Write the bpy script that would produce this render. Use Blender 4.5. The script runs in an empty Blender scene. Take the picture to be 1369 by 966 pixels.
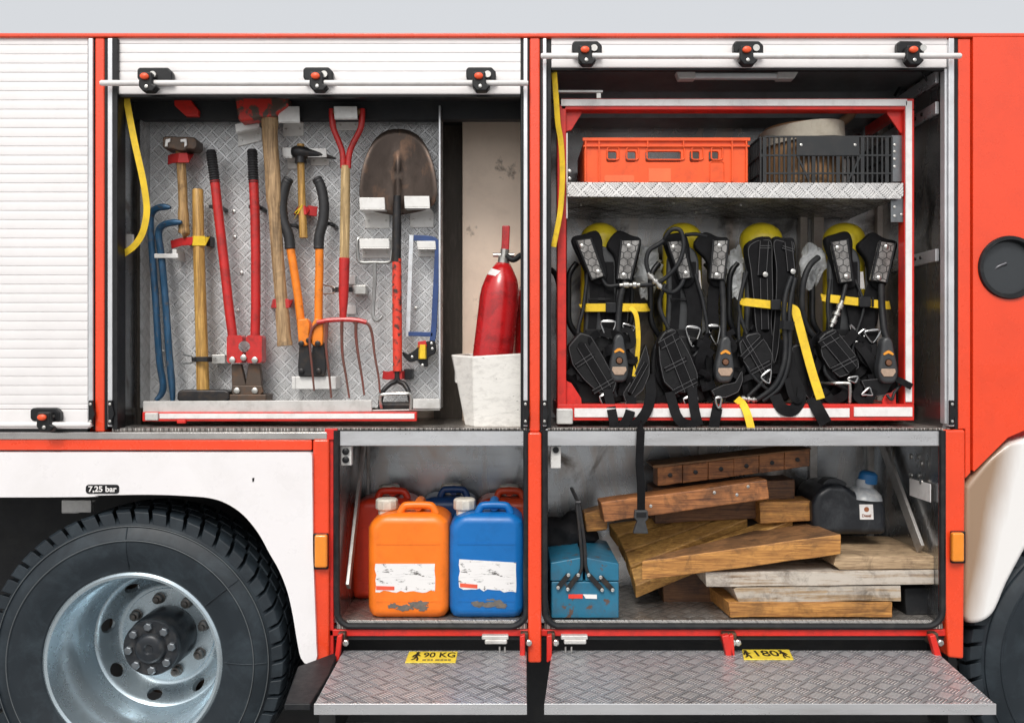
import bpy, bmesh, math, random
from mathutils import Vector, Matrix
random.seed(7)
R = math.radians
COL = bpy.context.scene.collection
MM, D, H = 0.0025, 3.0, 1.5          # metres per photo pixel on the truck's side, camera distance, eye height

def W(u, v, y=0.0):
    s = MM * (D + y) / D
    return Vector(((u - 684.5) * s, y, H + (483 - v) * s))

def S(px, y=0.0):
    return px * MM * (D + y) / D

# ------------------------------------------------------------------ materials
class NT:
    def __init__(self, name):
        self.mat = bpy.data.materials.new(name); self.mat.use_nodes = True
        self.t = self.mat.node_tree
        self.b = self.t.nodes['Principled BSDF']
    def new(self, kind, **kw):
        n = self.t.nodes.new(kind)
        for k, v in kw.items(): setattr(n, k, v)
        return n
    def put(self, sock, v):
        if hasattr(v, 'links') or hasattr(v, 'is_output'): self.t.links.new(v, sock)
        else: sock.default_value = v
    def m(self, op, a, b=None, c=None):
        n = self.new('ShaderNodeMath', operation=op)
        for i, v in enumerate((a, b, c)):
            if v is not None: self.put(n.inputs[i], v)
        return n.outputs[0]
    def coord(self, scale=(1, 1, 1), rot=(0, 0, 0)):
        tc = self.new('ShaderNodeTexCoord'); mp = self.new('ShaderNodeMapping')
        mp.inputs['Scale'].default_value = scale; mp.inputs['Rotation'].default_value = rot
        self.t.links.new(tc.outputs['Object'], mp.inputs['Vector'])
        return mp.outputs[0]
    def noise(self, vec, scale, detail=4, rough=.6, dist=0.0):
        n = self.new('ShaderNodeTexNoise'); self.t.links.new(vec, n.inputs['Vector'])
        n.inputs['Scale'].default_value = scale; n.inputs['Detail'].default_value = detail
        n.inputs['Roughness'].default_value = rough; n.inputs['Distortion'].default_value = dist
        return n.outputs['Fac']
    def ramp(self, fac, stops):
        n = self.new('ShaderNodeValToRGB'); self.put(n.inputs['Fac'], fac)
        e = n.color_ramp.elements
        while len(e) < len(stops): e.new(.5)
        for el, (p, c) in zip(e, stops):
            el.position = p; el.color = (c[0], c[1], c[2], 1) if hasattr(c, '__len__') else (c, c, c, 1)
        return n.outputs['Color']
    def mix(self, fac, a, b, mode='MIX'):
        n = self.new('ShaderNodeMix', data_type='RGBA', blend_type=mode)
        self.put(n.inputs[0], fac)
        for i, v in ((6, a), (7, b)):
            if isinstance(v, (tuple, list)): n.inputs[i].default_value = (v[0], v[1], v[2], 1)
            else: self.put(n.inputs[i], v)
        return n.outputs[2]
    def bump(self, height, strength=.5, dist=.002, prev=None):
        n = self.new('ShaderNodeBump'); self.put(n.inputs['Height'], height)
        n.inputs['Strength'].default_value = strength; n.inputs['Distance'].default_value = dist
        if prev is not None: self.t.links.new(prev, n.inputs['Normal'])
        return n.outputs['Normal']
    def set(self, **kw):
        nm = dict(col='Base Color', rough='Roughness', metal='Metallic', normal='Normal', coat='Coat Weight',
                  trans='Transmission Weight', alpha='Alpha', spec='Specular IOR Level', sheen='Sheen Weight')
        for k, v in kw.items():
            s = self.b.inputs[nm[k]]
            if k == 'col' and isinstance(v, (tuple, list)): v = (v[0], v[1], v[2], 1)
            self.put(s, v)
        return self.mat

def surf(name, col, rough=.5, metal=0., dirt=None, amt=.35, dscale=9, stretch=(1, 1, 1), var=.12, bump=.0, bscale=90,
         coat=0., spots=None, spot_at=.66, spot_scale=30, edge=.08, spec=.5):
    n = NT(name); vec = n.coord(stretch)
    f1 = n.noise(vec, dscale, 6, .65)
    c = n.mix(n.ramp(f1, [(.3, 0.), (.7, 1.)]), tuple(x * (1 - var) for x in col), tuple(min(1, x * (1 + var)) for x in col))
    if dirt:
        f2 = n.noise(vec, dscale * 1.7, 8, .7, .4)
        k = n.m('MULTIPLY', n.ramp(f2, [(.48, 0.), (.72, 1.)]), amt)
        c = n.mix(k, c, dirt)
    if spots:
        f3 = n.noise(vec, spot_scale, 5, .65, .3)
        c = n.mix(n.ramp(f3, [(spot_at - edge, 0.), (spot_at, 1.)]), c, spots)
    f4 = n.noise(vec, dscale * 3, 5, .7)
    r = n.m('MULTIPLY_ADD', f4, .3, max(.02, rough - .15))
    kw = dict(col=c, rough=r, metal=metal, coat=coat, spec=spec)
    if bump:
        kw['normal'] = n.bump(n.noise(vec, bscale, 5, .6), bump, .003)
    return n.set(**kw)

def tread(name, ax, cell=.04, col=(.5, .5, .5), dirt=(.1, .075, .05), amt=.4, rough=.35, strength=.9, dscale=5, grime_shade=.5, wear_glint=1.25, wide=-.3, metal=.85):
    """five-bar aluminium tread plate: raised bars in groups, alternating in direction"""
    n = NT(name); tc = n.new('ShaderNodeTexCoord'); sp = n.new('ShaderNodeSeparateXYZ')
    n.t.links.new(tc.outputs['Object'], sp.inputs[0])
    a, b = sp.outputs[ax[0]], sp.outputs[ax[1]]
    k = 1 / (cell * 1.0)
    p = n.m('MULTIPLY', n.m('ADD', a, b), k * .7071); q = n.m('MULTIPLY', n.m('SUBTRACT', a, b), k * .7071)
    idx = n.m('FLOORED_MODULO', n.m('ADD', n.m('FLOOR', p), n.m('FLOOR', q)), 2.0)
    u = n.m('SUBTRACT', n.m('FRACT', p), .5); v = n.m('SUBTRACT', n.m('FRACT', q), .5)
    inv = n.m('SUBTRACT', 1.0, idx)
    U = n.m('ADD', n.m('MULTIPLY', u, inv), n.m('MULTIPLY', v, idx))
    V = n.m('ADD', n.m('MULTIPLY', v, inv), n.m('MULTIPLY', u, idx))
    s = n.m('COSINE', n.m('MULTIPLY', V, 2 * math.pi * 5.6))
    mr = n.new('ShaderNodeMapRange', interpolation_type='SMOOTHSTEP'); n.put(mr.inputs[0], s)
    mr.inputs[1].default_value = wide; mr.inputs[2].default_value = .8
    me = n.new('ShaderNodeMapRange', interpolation_type='SMOOTHSTEP'); n.put(me.inputs[0], n.m('ABSOLUTE', U))
    me.inputs[1].default_value = .43; me.inputs[2].default_value = .28
    mv = n.new('ShaderNodeMapRange', interpolation_type='SMOOTHSTEP'); n.put(mv.inputs[0], n.m('ABSOLUTE', V))
    mv.inputs[1].default_value = .46; mv.inputs[2].default_value = .43
    h = n.m('MULTIPLY', n.m('MULTIPLY', mr.outputs[0], me.outputs[0]), mv.outputs[0])
    vec = n.coord()
    f = n.noise(vec, dscale, 8, .7, .5); f2 = n.noise(vec, 40, 4, .7)
    base = n.mix(n.ramp(f2, [(.3, 0.), (.7, 1.)]), tuple(x * .85 for x in col), tuple(min(1, x * 1.1) for x in col))
    # painted shade and grime darken bar edges, painted sky glint and wear lighten tops
    base = n.mix(n.ramp(h, [(.0, 0.), (.12, 1.), (.45, .8), (.7, 0.)]), base, tuple(x * grime_shade for x in col))
    base = n.mix(n.ramp(h, [(.6, 0.), (.9, 1.)]), base, tuple(min(1, x * wear_glint) for x in col))
    k2 = n.m('MULTIPLY', n.ramp(f, [(.42, 0.), (.7, 1.)]), n.m('MULTIPLY', n.m('SUBTRACT', 1.15, h), amt))
    c = n.mix(k2, base, dirt)
    r = n.m('ADD', n.m('MULTIPLY_ADD', f2, .25, rough - .1), n.m('MULTIPLY', k2, .35))
    nb = n.bump(h, strength, .007)
    nb = n.bump(f2, .12, .002, nb)
    return n.set(col=c, rough=r, metal=n.m('SUBTRACT', metal, n.m('MULTIPLY', k2, metal * .8)), normal=nb)

def sheet(name, col, rough=.28, metal=.9, smear=(.07, .05, .035), amt=.7, sc=2.2, warm=(.40, .28, .20), scr=.5):
    """aluminium sheet with soft cloudy tarnish, brown smears and fine scratches"""
    n = NT(name); v = n.coord(); vs = n.coord((1, 1, .45)); vx = n.coord((.5, .5, 9))
    a = n.noise(vs, sc, 2, .5, .6); b = n.noise(vs, sc * 2.3, 4, .62, 1.2); d = n.noise(vx, 7, 4, .6)
    c = n.mix(n.ramp(a, [(.35, 0.), (.62, 1.)]), tuple(x * .55 for x in col), col)
    c = n.mix(n.m('MULTIPLY', n.ramp(b, [(.5, 0.), (.68, 1.)]), .5), c, warm)
    e = n.noise(v, sc * 1.6, 5, .6, .8)
    c = n.mix(n.m('MULTIPLY', n.ramp(e, [(.54, 0.), (.66, 1.)]), amt), c, smear)
    c = n.mix(n.m('MULTIPLY', n.ramp(d, [(.56, 0.), (.66, 1.)]), scr * .35), c, tuple(x * .4 for x in col))
    r = n.m('MULTIPLY_ADD', b, .25, rough - .1)
    return n.set(col=c, rough=r, metal=metal, normal=n.bump(d, .05, .002, n.bump(a, .25, .03)))

def wood(name, lo, hi, axis='X', rough=.6, dirt=(.03, .018, .01), amt=.5, scale=1.0, paint=None, pat=.5):
    n = NT(name)
    st = {'X': (1.5, 30, 30), 'Z': (30, 30, 1.5), 'Y': (30, 1.5, 30)}[axis]
    vec = n.coord(tuple(x * scale for x in st)); v1 = n.coord()
    g = n.noise(vec, 3.2, 8, .65, 1.2)
    c = n.mix(n.ramp(g, [(.34, 0.), (.64, 1.)]), tuple(x * .62 for x in lo), hi)
    c = n.mix(n.m('MULTIPLY', n.ramp(n.noise(n.coord(tuple(x * scale * 2.2 for x in st)), 5, 3, .5, .5), [(.55, 0.), (.66, 1.)]), .5), c, tuple(x * .35 for x in lo))
    d = n.noise(v1, 14, 8, .72, .6)
    if paint:
        pn = n.m('ADD', n.m('MULTIPLY', n.noise(n.coord(tuple(x * .5 for x in st)), 4, 6, .7, .3), .75), n.m('MULTIPLY', n.noise(v1, 22, 6, .75, .3), .25))
        c = n.mix(n.ramp(pn, [(pat - .05, 1.), (pat + .05, 0.)]), c, paint)
    k = n.m('MULTIPLY', n.ramp(d, [(.5, 0.), (.68, 1.)]), amt)
    c = n.mix(k, c, dirt)
    big = n.noise(v1, 5.5, 4, .6, .5)
    c = n.mix(n.m('MULTIPLY', n.ramp(big, [(.5, 0.), (.66, 1.)]), amt * .7), c, tuple(x * 1.6 for x in dirt))
    nb = n.bump(g, .35, .002); nb = n.bump(d, .3, .002, nb)
    return n.set(col=c, rough=rough, normal=nb)

def fabric(name, col, rough=.8, scale=900, strength=.3):
    n = NT(name); vec = n.coord()
    w = n.new('ShaderNodeTexChecker'); n.t.links.new(vec, w.inputs['Vector']); w.inputs['Scale'].default_value = scale
    f = n.noise(vec, 30, 5, .6)
    c = n.mix(n.ramp(f, [(.3, 0.), (.75, 1.)]), tuple(x * .7 for x in col), tuple(x * 1.35 for x in col))
    nb = n.bump(n.noise(vec, 260, 3, .6), strength, .0015); nb = n.bump(f, .35, .006, nb)
    return n.set(col=c, rough=rough, normal=nb, spec=.16)

def plain(name, col, rough=.5, metal=0., coat=0., spec=.5):
    n = NT(name); vec = n.coord(); f = n.noise(vec, 35, 4, .6)
    c = n.mix(f, tuple(x * .9 for x in col), tuple(min(1, x * 1.1) for x in col))
    return n.set(col=c, rough=rough, metal=metal, coat=coat, spec=spec)

# ------------------------------------------------------------------ meshes
def cr(pts, n=6, closed=False):
    P = [Vector(p) for p in pts]; out = []; L = len(P)
    rng = L if closed else L - 1
    for i in range(rng):
        if closed: a, b, c, d = P[(i - 1) % L], P[i], P[(i + 1) % L], P[(i + 2) % L]
        else: a, b, c, d = P[max(i - 1, 0)], P[i], P[i + 1], P[min(i + 2, L - 1)]
        for k in range(n):
            t = k / n
            out.append(.5 * ((2 * b) + (c - a) * t + (2 * a - 5 * b + 4 * c - d) * t * t + (3 * b - a - 3 * c + d) * t ** 3))
    if not closed: out.append(P[-1].copy())
    return out

def cr2(pts, n=5, closed=True):
    return [(p.x, p.y) for p in cr([(a, b, 0) for a, b in pts], n, closed)]

def rrect(u0, v0, u1, v1, r, n=5):
    out = []
    for cx, cy, a0 in ((u1 - r, v0 + r, -90), (u1 - r, v1 - r, 0), (u0 + r, v1 - r, 90), (u0 + r, v0 + r, 180)):
        for k in range(n + 1):
            a = R(a0 + 90 * k / n); out.append((cx + r * math.cos(a), cy + r * math.sin(a)))
    return out

def root_loc(o):
    l = Vector((0, 0, 0))
    while o is not None: l += o.location; o = o.parent
    return l

class MB:
    def __init__(self): self.bm = bmesh.new()
    def face(self, vs):
        try: return self.bm.faces.new(vs)
        except ValueError: return None
    def prism(self, pts, vec):
        """closed solid: polygon of world points, extruded along vec"""
        vec = Vector(vec)
        a = [self.bm.verts.new(p) for p in pts]; b = [self.bm.verts.new(Vector(p) + vec) for p in pts]
        self.face(a); self.face(b[::-1])
        for i in range(len(a)):
            j = (i + 1) % len(a); self.face((a[j], a[i], b[i], b[j]))
        return self
    def poly(self, px, y0, y1):
        return self.prism([W(u, v, y0) for u, v in px], (0, y1 - y0, 0))
    def pbox(self, u0, v0, u1, v1, y0, y1):
        return self.poly([(u0, v0), (u1, v0), (u1, v1), (u0, v1)], y0, y1)
    def box(self, c, size, rot=None):
        c = Vector(c); sx, sy, sz = (s / 2 for s in size)
        vs = []
        for x, y, z in ((-1, -1, -1), (1, -1, -1), (1, 1, -1), (-1, 1, -1), (-1, -1, 1), (1, -1, 1), (1, 1, 1), (-1, 1, 1)):
            p = Vector((x * sx, y * sy, z * sz))
            if rot is not None: p = rot @ p
            vs.append(self.bm.verts.new(c + p))
        for f in ((0, 3, 2, 1), (4, 5, 6, 7), (0, 1, 5, 4), (1, 2, 6, 5), (2, 3, 7, 6), (3, 0, 4, 7)):
            self.face([vs[i] for i in f])
        return self
    def wbox(self, x0, x1, y0, y1, z0, z1):
        return self.box(((x0 + x1) / 2, (y0 + y1) / 2, (z0 + z1) / 2), (abs(x1 - x0), abs(y1 - y0), abs(z1 - z0)))
    def sweep(self, pts, section, up=(0, -1, 0), scale=None, closed=False, cap=True):
        P = [Vector(p) for p in pts]; L = len(P); up = Vector(up); rings = []; last = None
        for i in range(L):
            if closed: t = P[(i + 1) % L] - P[i - 1]
            else: t = P[min(i + 1, L - 1)] - P[max(i - 1, 0)]
            t.normalize()
            s = t.cross(up)
            if s.length < .15 and last is not None: s = last - t * last.dot(t)
            elif last is not None and s.dot(last) < 0 and False: s = -s
            if s.length < 1e-5: s = t.orthogonal()
            s.normalize(); last = s
            n = s.cross(t).normalized()
            k = 1 if scale is None else scale[i]
            rings.append([self.bm.verts.new(P[i] + s * (a * k) + n * (b * k)) for a, b in section])
        m = len(section)
        for i in range(L if closed else L - 1):
            r0, r1 = rings[i], rings[(i + 1) % L]
            for j in range(m):
                self.face((r0[j], r0[(j + 1) % m], r1[(j + 1) % m], r1[j]))
        if cap and not closed:
            self.face(rings[0][::-1]); self.face(rings[-1])
        return self
    def tube(self, pts, r, seg=10, closed=False):
        """round tube using parallel transport; r scalar or list"""
        P = [Vector(p) for p in pts]; L = len(P); rad = r if hasattr(r, '__len__') else [r] * L
        rings = []; nrm = None
        for i in range(L):
            t = (P[(i + 1) % L] - P[i - 1]) if closed else (P[min(i + 1, L - 1)] - P[max(i - 1, 0)])
            t.normalize()
            if nrm is None: nrm = t.orthogonal().normalized()
            nrm = (nrm - t * nrm.dot(t))
            if nrm.length < 1e-6: nrm = t.orthogonal()
            nrm.normalize(); bn = t.cross(nrm)
            rings.append([self.bm.verts.new(P[i] + (nrm * math.cos(2 * math.pi * j / seg) + bn * math.sin(2 * math.pi * j / seg)) * rad[i]) for j in range(seg)])
        for i in range(L if closed else L - 1):
            r0, r1 = rings[i], rings[(i + 1) % L]
            for j in range(seg): self.face((r0[j], r0[(j + 1) % seg], r1[(j + 1) % seg], r1[j]))
        if not closed: self.face(rings[0][::-1]); self.face(rings[-1])
        return self
    def ribbon(self, pts, w, th=.003, up=(0, -1, 0)):
        return self.sweep(pts, [(-w / 2, -th / 2), (w / 2, -th / 2), (w / 2, th / 2), (-w / 2, th / 2)], up)
    def lathe(self, prof, c, axis=(0, -1, 0), seg=48, closed=False):
        """prof: (radius, distance along axis)"""
        c = Vector(c); ax = Vector(axis).normalized(); e1 = ax.orthogonal().normalized(); e2 = ax.cross(e1)
        rings = []
        for r, h in prof:
            if r < 1e-6: rings.append([self.bm.verts.new(c + ax * h)])
            else: rings.append([self.bm.verts.new(c + ax * h + (e1 * math.cos(2 * math.pi * j / seg) + e2 * math.sin(2 * math.pi * j / seg)) * r) for j in range(seg)])
        L = len(rings)
        for i in range(L if closed else L - 1):
            a, b = rings[i], rings[(i + 1) % L]
            for j in range(seg):
                k = (j + 1) % seg
                if len(a) == 1 and len(b) == 1: continue
                if len(a) == 1: self.face((a[0], b[k], b[j]))
                elif len(b) == 1: self.face((a[j], a[k], b[0]))
                else: self.face((a[j], a[k], b[k], b[j]))
        if not closed:
            if len(rings[0]) > 1: self.face(rings[0][::-1])
            if len(rings[-1]) > 1: self.face(rings[-1])
        return self
    def cyl(self, a, b, r, seg=16, r2=None):
        return self.tube([a, b], [r, r if r2 is None else r2], seg)
    def bolt(self, u, v, y, r=.006, h=.006, seg=6):
        c = W(u, v, y); return self.lathe([(r, 0), (r, h * .8), (r * .7, h), (0, h)], c, (0, -1, 0), seg)
    def ball(self, c, rad, seg=18, rot=None, noise=0):
        c = Vector(c); rx, ry, rz = rad if hasattr(rad, '__len__') else (rad,) * 3
        vs = []
        n2 = seg // 2
        for i in range(n2 + 1):
            th = math.pi * i / n2; ring = []
            for j in range(1 if i in (0, n2) else seg):
                ph = 2 * math.pi * j / seg
                p = Vector((rx * math.sin(th) * math.cos(ph), ry * math.sin(th) * math.sin(ph), rz * math.cos(th)))
                if noise: p *= 1 + random.uniform(-noise, noise)
                if rot is not None: p = rot @ p
                ring.append(self.bm.verts.new(c + p))
            vs.append(ring)
        for i in range(n2):
            a, b = vs[i], vs[i + 1]
            for j in range(seg):
                k = (j + 1) % seg
                if len(a) == 1: self.face((a[0], b[j], b[k]))
                elif len(b) == 1: self.face((a[k], a[j], b[0]))
                else: self.face((a[j], b[j], b[k], a[k]))
        return self
    def obj(self, name, mat, parent=None, bevel=0., seg=2, smooth=40, sub=0, label=None):
        off = root_loc(parent)
        bm = self.bm
        bmesh.ops.recalc_face_normals(bm, faces=bm.faces)
        me = bpy.data.meshes.new(name); bm.to_mesh(me); bm.free()
        if off.length: me.transform(Matrix.Translation(-off))
        for p in me.polygons: p.use_smooth = True
        me.set_sharp_from_angle(angle=R(smooth))
        o = bpy.data.objects.new(name, me); COL.objects.link(o)
        if parent is not None: o.parent = parent
        if mat is not None: me.materials.append(mat)
        if bevel:
            b = o.modifiers.new('Bevel', 'BEVEL'); b.width = bevel; b.segments = seg; b.limit_method = 'ANGLE'; b.angle_limit = R(35)
            b.harden_normals = True
        if sub:
            s = o.modifiers.new('Subdivision', 'SUBSURF'); s.levels = sub; s.render_levels = sub
        if label: o['label'] = label
        return o

def bake(o):
    """apply modifiers into the mesh"""
    dg = bpy.context.evaluated_depsgraph_get()
    me = bpy.data.meshes.new_from_object(o.evaluated_get(dg)); o.modifiers.clear(); o.data = me
    for p in me.polygons: p.use_smooth = True
    me.set_sharp_from_angle(angle=R(40))

def roughen(m, cuts=7, amp=.0016, seed=0):
    """knocks a sawn block about: subdivided, its surface a little uneven and its corners worn"""
    from mathutils import noise
    bmesh.ops.subdivide_edges(m.bm, edges=list(m.bm.edges), cuts=cuts, use_grid_fill=True)
    for v in m.bm.verts:
        d = noise.noise_vector(v.co * 24 + Vector((seed, 0, 0))); e = noise.noise_vector(v.co * 7 + Vector((0, seed, 0)))
        v.co += d * amp + e * amp * 1.5
    return m

def cut(o, cutter, bevel=0.):
    """boolean the MB 'cutter' (built in world space) out of o, keep only the result"""
    bm = cutter.bm; bmesh.ops.recalc_face_normals(bm, faces=bm.faces)
    me = bpy.data.meshes.new('cutter'); bm.to_mesh(me); bm.free()
    c = bpy.data.objects.new('cutter', me); COL.objects.link(c)
    c.location = Vector((0, 0, 0))
    b = o.modifiers.new('Boolean', 'BOOLEAN'); b.operation = 'DIFFERENCE'; b.object = c; b.solver = 'EXACT'
    bpy.context.view_layer.update(); bake(o)
    bpy.data.objects.remove(c)
    if bevel:
        m = o.modifiers.new('Bevel', 'BEVEL'); m.width = bevel; m.segments = 2; m.limit_method = 'ANGLE'; m.angle_limit = R(40)

def tag(o, label=None, cat=None, group=None, kind=None):
    for k, v in (('label', label), ('category', cat), ('group', group), ('kind', kind)):
        if v: o[k] = v
    return o

def thing(name, label, cat, loc, group=None):
    o = bpy.data.objects.new(name, None); COL.objects.link(o); o.location = loc; o.empty_display_size = .05
    return tag(o, label, cat, group)

def split_loose(o):
    """every separate piece of o's mesh becomes an object of its own"""
    bm = bmesh.new(); bm.from_mesh(o.data); bm.verts.ensure_lookup_table(); seen = set(); comps = []
    for v in bm.verts:
        if v.index in seen: continue
        st = [v]; seen.add(v.index); comp = []
        while st:
            a = st.pop(); comp.append(a.index)
            for e in a.link_edges:
                b = e.other_vert(a)
                if b.index not in seen: seen.add(b.index); st.append(b)
        comps.append(set(comp))
    if len(comps) > 1:
        for comp in comps[1:]:
            b2 = bm.copy(); bmesh.ops.delete(b2, geom=[v for v in b2.verts if v.index not in comp], context='VERTS')
            me = o.data.copy(); b2.to_mesh(me); b2.free(); c = o.copy(); c.data = me; COL.objects.link(c)
        bmesh.ops.delete(bm, geom=[v for v in bm.verts if v.index not in comps[0]], context='VERTS'); bm.to_mesh(o.data)
    bm.free()

def text(s, name, mat, parent, c, size, xdir, ydir, squash=1.0, depth=.0006, align='CENTER', bold=.0, width=None):
    cu = bpy.data.curves.new(name, 'FONT'); cu.body = s; cu.align_x = align; cu.align_y = 'CENTER'; cu.size = size
    cu.extrude = depth; cu.offset = bold
    t = bpy.data.objects.new('tmp', cu); COL.objects.link(t)
    bpy.context.view_layer.update()
    me = bpy.data.meshes.new_from_object(t.evaluated_get(bpy.context.evaluated_depsgraph_get()))
    bpy.data.objects.remove(t)
    if width:
        xs = [v.co.x for v in me.vertices]; mid = (min(xs) + max(xs)) / 2; squash = width / (max(xs) - min(xs))
        me.transform(Matrix.Translation((-mid, 0, 0)))
    X = Vector(xdir).normalized(); Y = Vector(ydir).normalized(); Z = X.cross(Y)
    M = Matrix(((X.x * squash, Y.x, Z.x, c[0]), (X.y * squash, Y.y, Z.y, c[1]), (X.z * squash, Y.z, Z.z, c[2]), (0, 0, 0, 1)))
    me.transform(M); me.transform(Matrix.Translation(-root_loc(parent)))
    me.materials.clear(); me.materials.append(mat)
    o = bpy.data.objects.new(name, me); COL.objects.link(o); o.parent = parent
    return o

def dup(o, dx, parent, name=None):
    """copy of a part and its children moved by dx (world metres)"""
    c = o.copy(); COL.objects.link(c); c.parent = parent; c.location = o.location + Vector(dx)
    for ch in list(o.children):
        k = ch.copy(); COL.objects.link(k); k.parent = c
    return c

# ------------------------------------------------------------------ palette
RED = surf('red_paint', (.80, .062, .016), .28, dirt=(.4, .035, .015), amt=.2, dscale=4, var=.04, coat=.5)
RED2 = surf('red_frame_paint', (.62, .022, .014), .4, dirt=(.12, .02, .015), amt=.5, dscale=12, var=.1)
WHITE = surf('white_paint', (.80, .78, .79), .3, dirt=(.5, .48, .45), amt=.15, dscale=4, var=.02, coat=.4)
SHUT = surf('shutter_aluminium', (.80, .78, .78), .5, metal=.15, dirt=(.5, .48, .47), amt=.15, dscale=4, var=.03)
REFL = surf('white_reflector', (.78, .76, .75), .4, dirt=(.35, .3, .28), amt=.3, dscale=14, var=.04)
ALU = surf('brushed_aluminium', (.70, .71, .73), .3, metal=.72, dirt=(.25, .23, .21), amt=.35, dscale=3, stretch=(.5, 1, 2), bump=.05, bscale=40)
ALUR = surf('rail_aluminium', (.72, .73, .75), .35, metal=.6, dirt=(.4, .4, .4), amt=.2, dscale=8)
ALUD = sheet('dull_dirty_aluminium', (.50, .52, .54), .24, .95, amt=.85)
GREYW = surf('grey_worn_aluminium', (.60, .59, .57), .5, metal=.4, dirt=(.3, .28, .25), amt=.5, dscale=12, var=.1)
BLK = surf('black_plastic', (.008, .0085, .010), .4, dirt=(.04, .04, .04), amt=.25, dscale=20, spec=.35)
RUB = surf('black_rubber', (.011, .012, .014), .55, dirt=(.05, .048, .045), amt=.4, dscale=14, bump=.2, bscale=60, spec=.3)
DARK = surf('dark_underbody', (.014, .015, .017), .7, dirt=(.03, .028, .025), amt=.5, dscale=6)
BROWN = surf('dark_brown_rail', (.075, .06, .048), .5, metal=.3, dirt=(.2, .17, .14), amt=.4, dscale=7, stretch=(8, 8, 1))
ZINC = surf('zinc_steel', (.62, .61, .58), .3, metal=.9, dirt=(.2, .17, .13), amt=.4, dscale=20)
CHROME = plain('chrome', (.42, .42, .42), .25, 1.0)
BRKT = surf('bracket_light_grey', (.74, .73, .71), .38, metal=.25, dirt=(.4, .38, .35), amt=.35, dscale=18, var=.05)
AMBER = plain('amber_lens', (.8, .25, .02), .2, coat=.6)
YEL = surf('yellow_webbing', (.78, .52, .02), .7, dirt=(.3, .2, .03), amt=.4, dscale=18, bump=.3, bscale=350)
BWEB = fabric('black_webbing', (.006, .006, .007), .75)
BPAD = surf('black_padded_leatherette', (.006, .006, .007), .42, dirt=(.022, .022, .022), amt=.4, dscale=12, bump=.35, bscale=45, spec=.28)
STITCH = plain('grey_piping', (.09, .09, .094), .7)
STRAPR = surf('red_strap_rubber', (.5, .02, .02), .55, dirt=(.2, .02, .02), amt=.4, dscale=20)
BLACKIRON = surf('black_iron', (.03, .03, .032), .42, metal=.6, dirt=(.12, .08, .05), amt=.45, dscale=18, bump=.15, bscale=60)
RUST = surf('rusty_steel', (.10, .075, .06), .5, metal=.6, dirt=(.2, .09, .035), amt=.6, dscale=14, bump=.2, bscale=50)
T_XZ = tread('tread_plate_board', ('X', 'Z'), .034, (.70, .71, .72), metal=.5, amt=.3, rough=.36, strength=1.0, grime_shade=.42, wear_glint=1.3)
T_YZ = tread('tread_plate_return', ('Y', 'Z'), .036, (.6, .6, .6), amt=.35, rough=.42)
T_XY = tread('tread_plate_step', ('X', 'Y'), .052, (.46, .48, .51), metal=.55, dirt=(.05, .048, .045), amt=.7, rough=.3, strength=1.0, dscale=3.5, grime_shade=.3, wear_glint=2.6, wide=-.8)
T_FL = tread('tread_plate_dirty_floor', ('X', 'Y'), .043, (.46, .43, .40), dirt=(.06, .04, .028), amt=.6, rough=.28, dscale=3, grime_shade=.3, wear_glint=2.0, wide=-.6)
# ================================================================== fire truck (one thing)
truck = thing('fire_truck', 'red and white fire truck with raised roller shutters, open equipment lockers and folded-down steps', 'fire truck', (0, 0, 0))
T = truck
X = lambda u: W(u, 0, 0).x
Zv = lambda v: W(0, v, 0).z
LX, RX = -3.3, 3.4                       # ends of the built truck

# ---- structure of the body behind the lockers
m = MB(); m.wbox(LX, RX, .62, 2.35, Zv(868), Zv(47)); m.obj('body_shell', RED, T)
m = MB(); m.wbox(LX, RX, .02, .62, Zv(70), Zv(48)); m.obj('roof_edge', RED, T, .006)
m = MB(); m.wbox(LX, RX, -.012, .03, Zv(51.5), Zv(45.5)); m.obj('roof_rail', RED, T, .005)
m = MB(); m.wbox(X(440), RX, .28, 2.2, Zv(1010), Zv(852)); m.wbox(LX, RX, .9, 1.5, Zv(1000), Zv(850)); m.obj('chassis', DARK, T)

# upper left locker
FL0, FL1 = Zv(576), Zv(572)
m = MB(); m.wbox(X(150), X(716), .0, .56, FL0, FL1); m.obj('locker_floor', T_FL, T)
m = MB(); m.wbox(X(732), X(1270), .0, .56, FL0, FL1); m.obj('locker_floor', T_FL, T)
PALE = surf('beige_locker_back', (.88, .72, .58), .4, metal=.1, dirt=(.55, .42, .33), amt=.45, dscale=1.8, var=.05, spots=(.25, .18, .13), spot_at=.72, spot_scale=7)
m = MB(); m.wbox(X(150), X(716), .55, .60, Zv(572), Zv(60)); m.obj('locker_back', PALE, T)
m = MB(); m.pbox(618, 138, 712, 571, .385, .40); m.obj('beige_panel', PALE, T, .003)
m = MB(); m.pbox(580, 150, 622, 572, .47, .50); m.obj('divider_plate', BROWN, T)
m = MB(); m.wbox(X(143), X(152), .03, .56, Zv(572), Zv(60)); m.obj('locker_wall', ALUD, T)
m = MB(); m.wbox(X(710), X(722), .05, .56, Zv(850), Zv(60)); m.obj('partition', ALUD, T)
m = MB(); m.wbox(X(152), X(712), .02, .58, Zv(118), Zv(100)); m.wbox(X(152), X(712), .16, .2, Zv(142), Zv(118)); m.obj('header_panel', DARK, T)
for u0, u1, y in ((158, 163, .05), (166, 170, .16), (173, 179, .22), (182, 188, .19)):
    m = MB(); m.pbox(u0, 118, u1, 571, y, y + .03); m.obj('slide_rail', BROWN if u0 > 160 else BLK, T, .002)
m = MB(); m.pbox(157, 313, 178, 331, .10, .11); m.obj('rail_clip', BRKT, T, .001)

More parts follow.
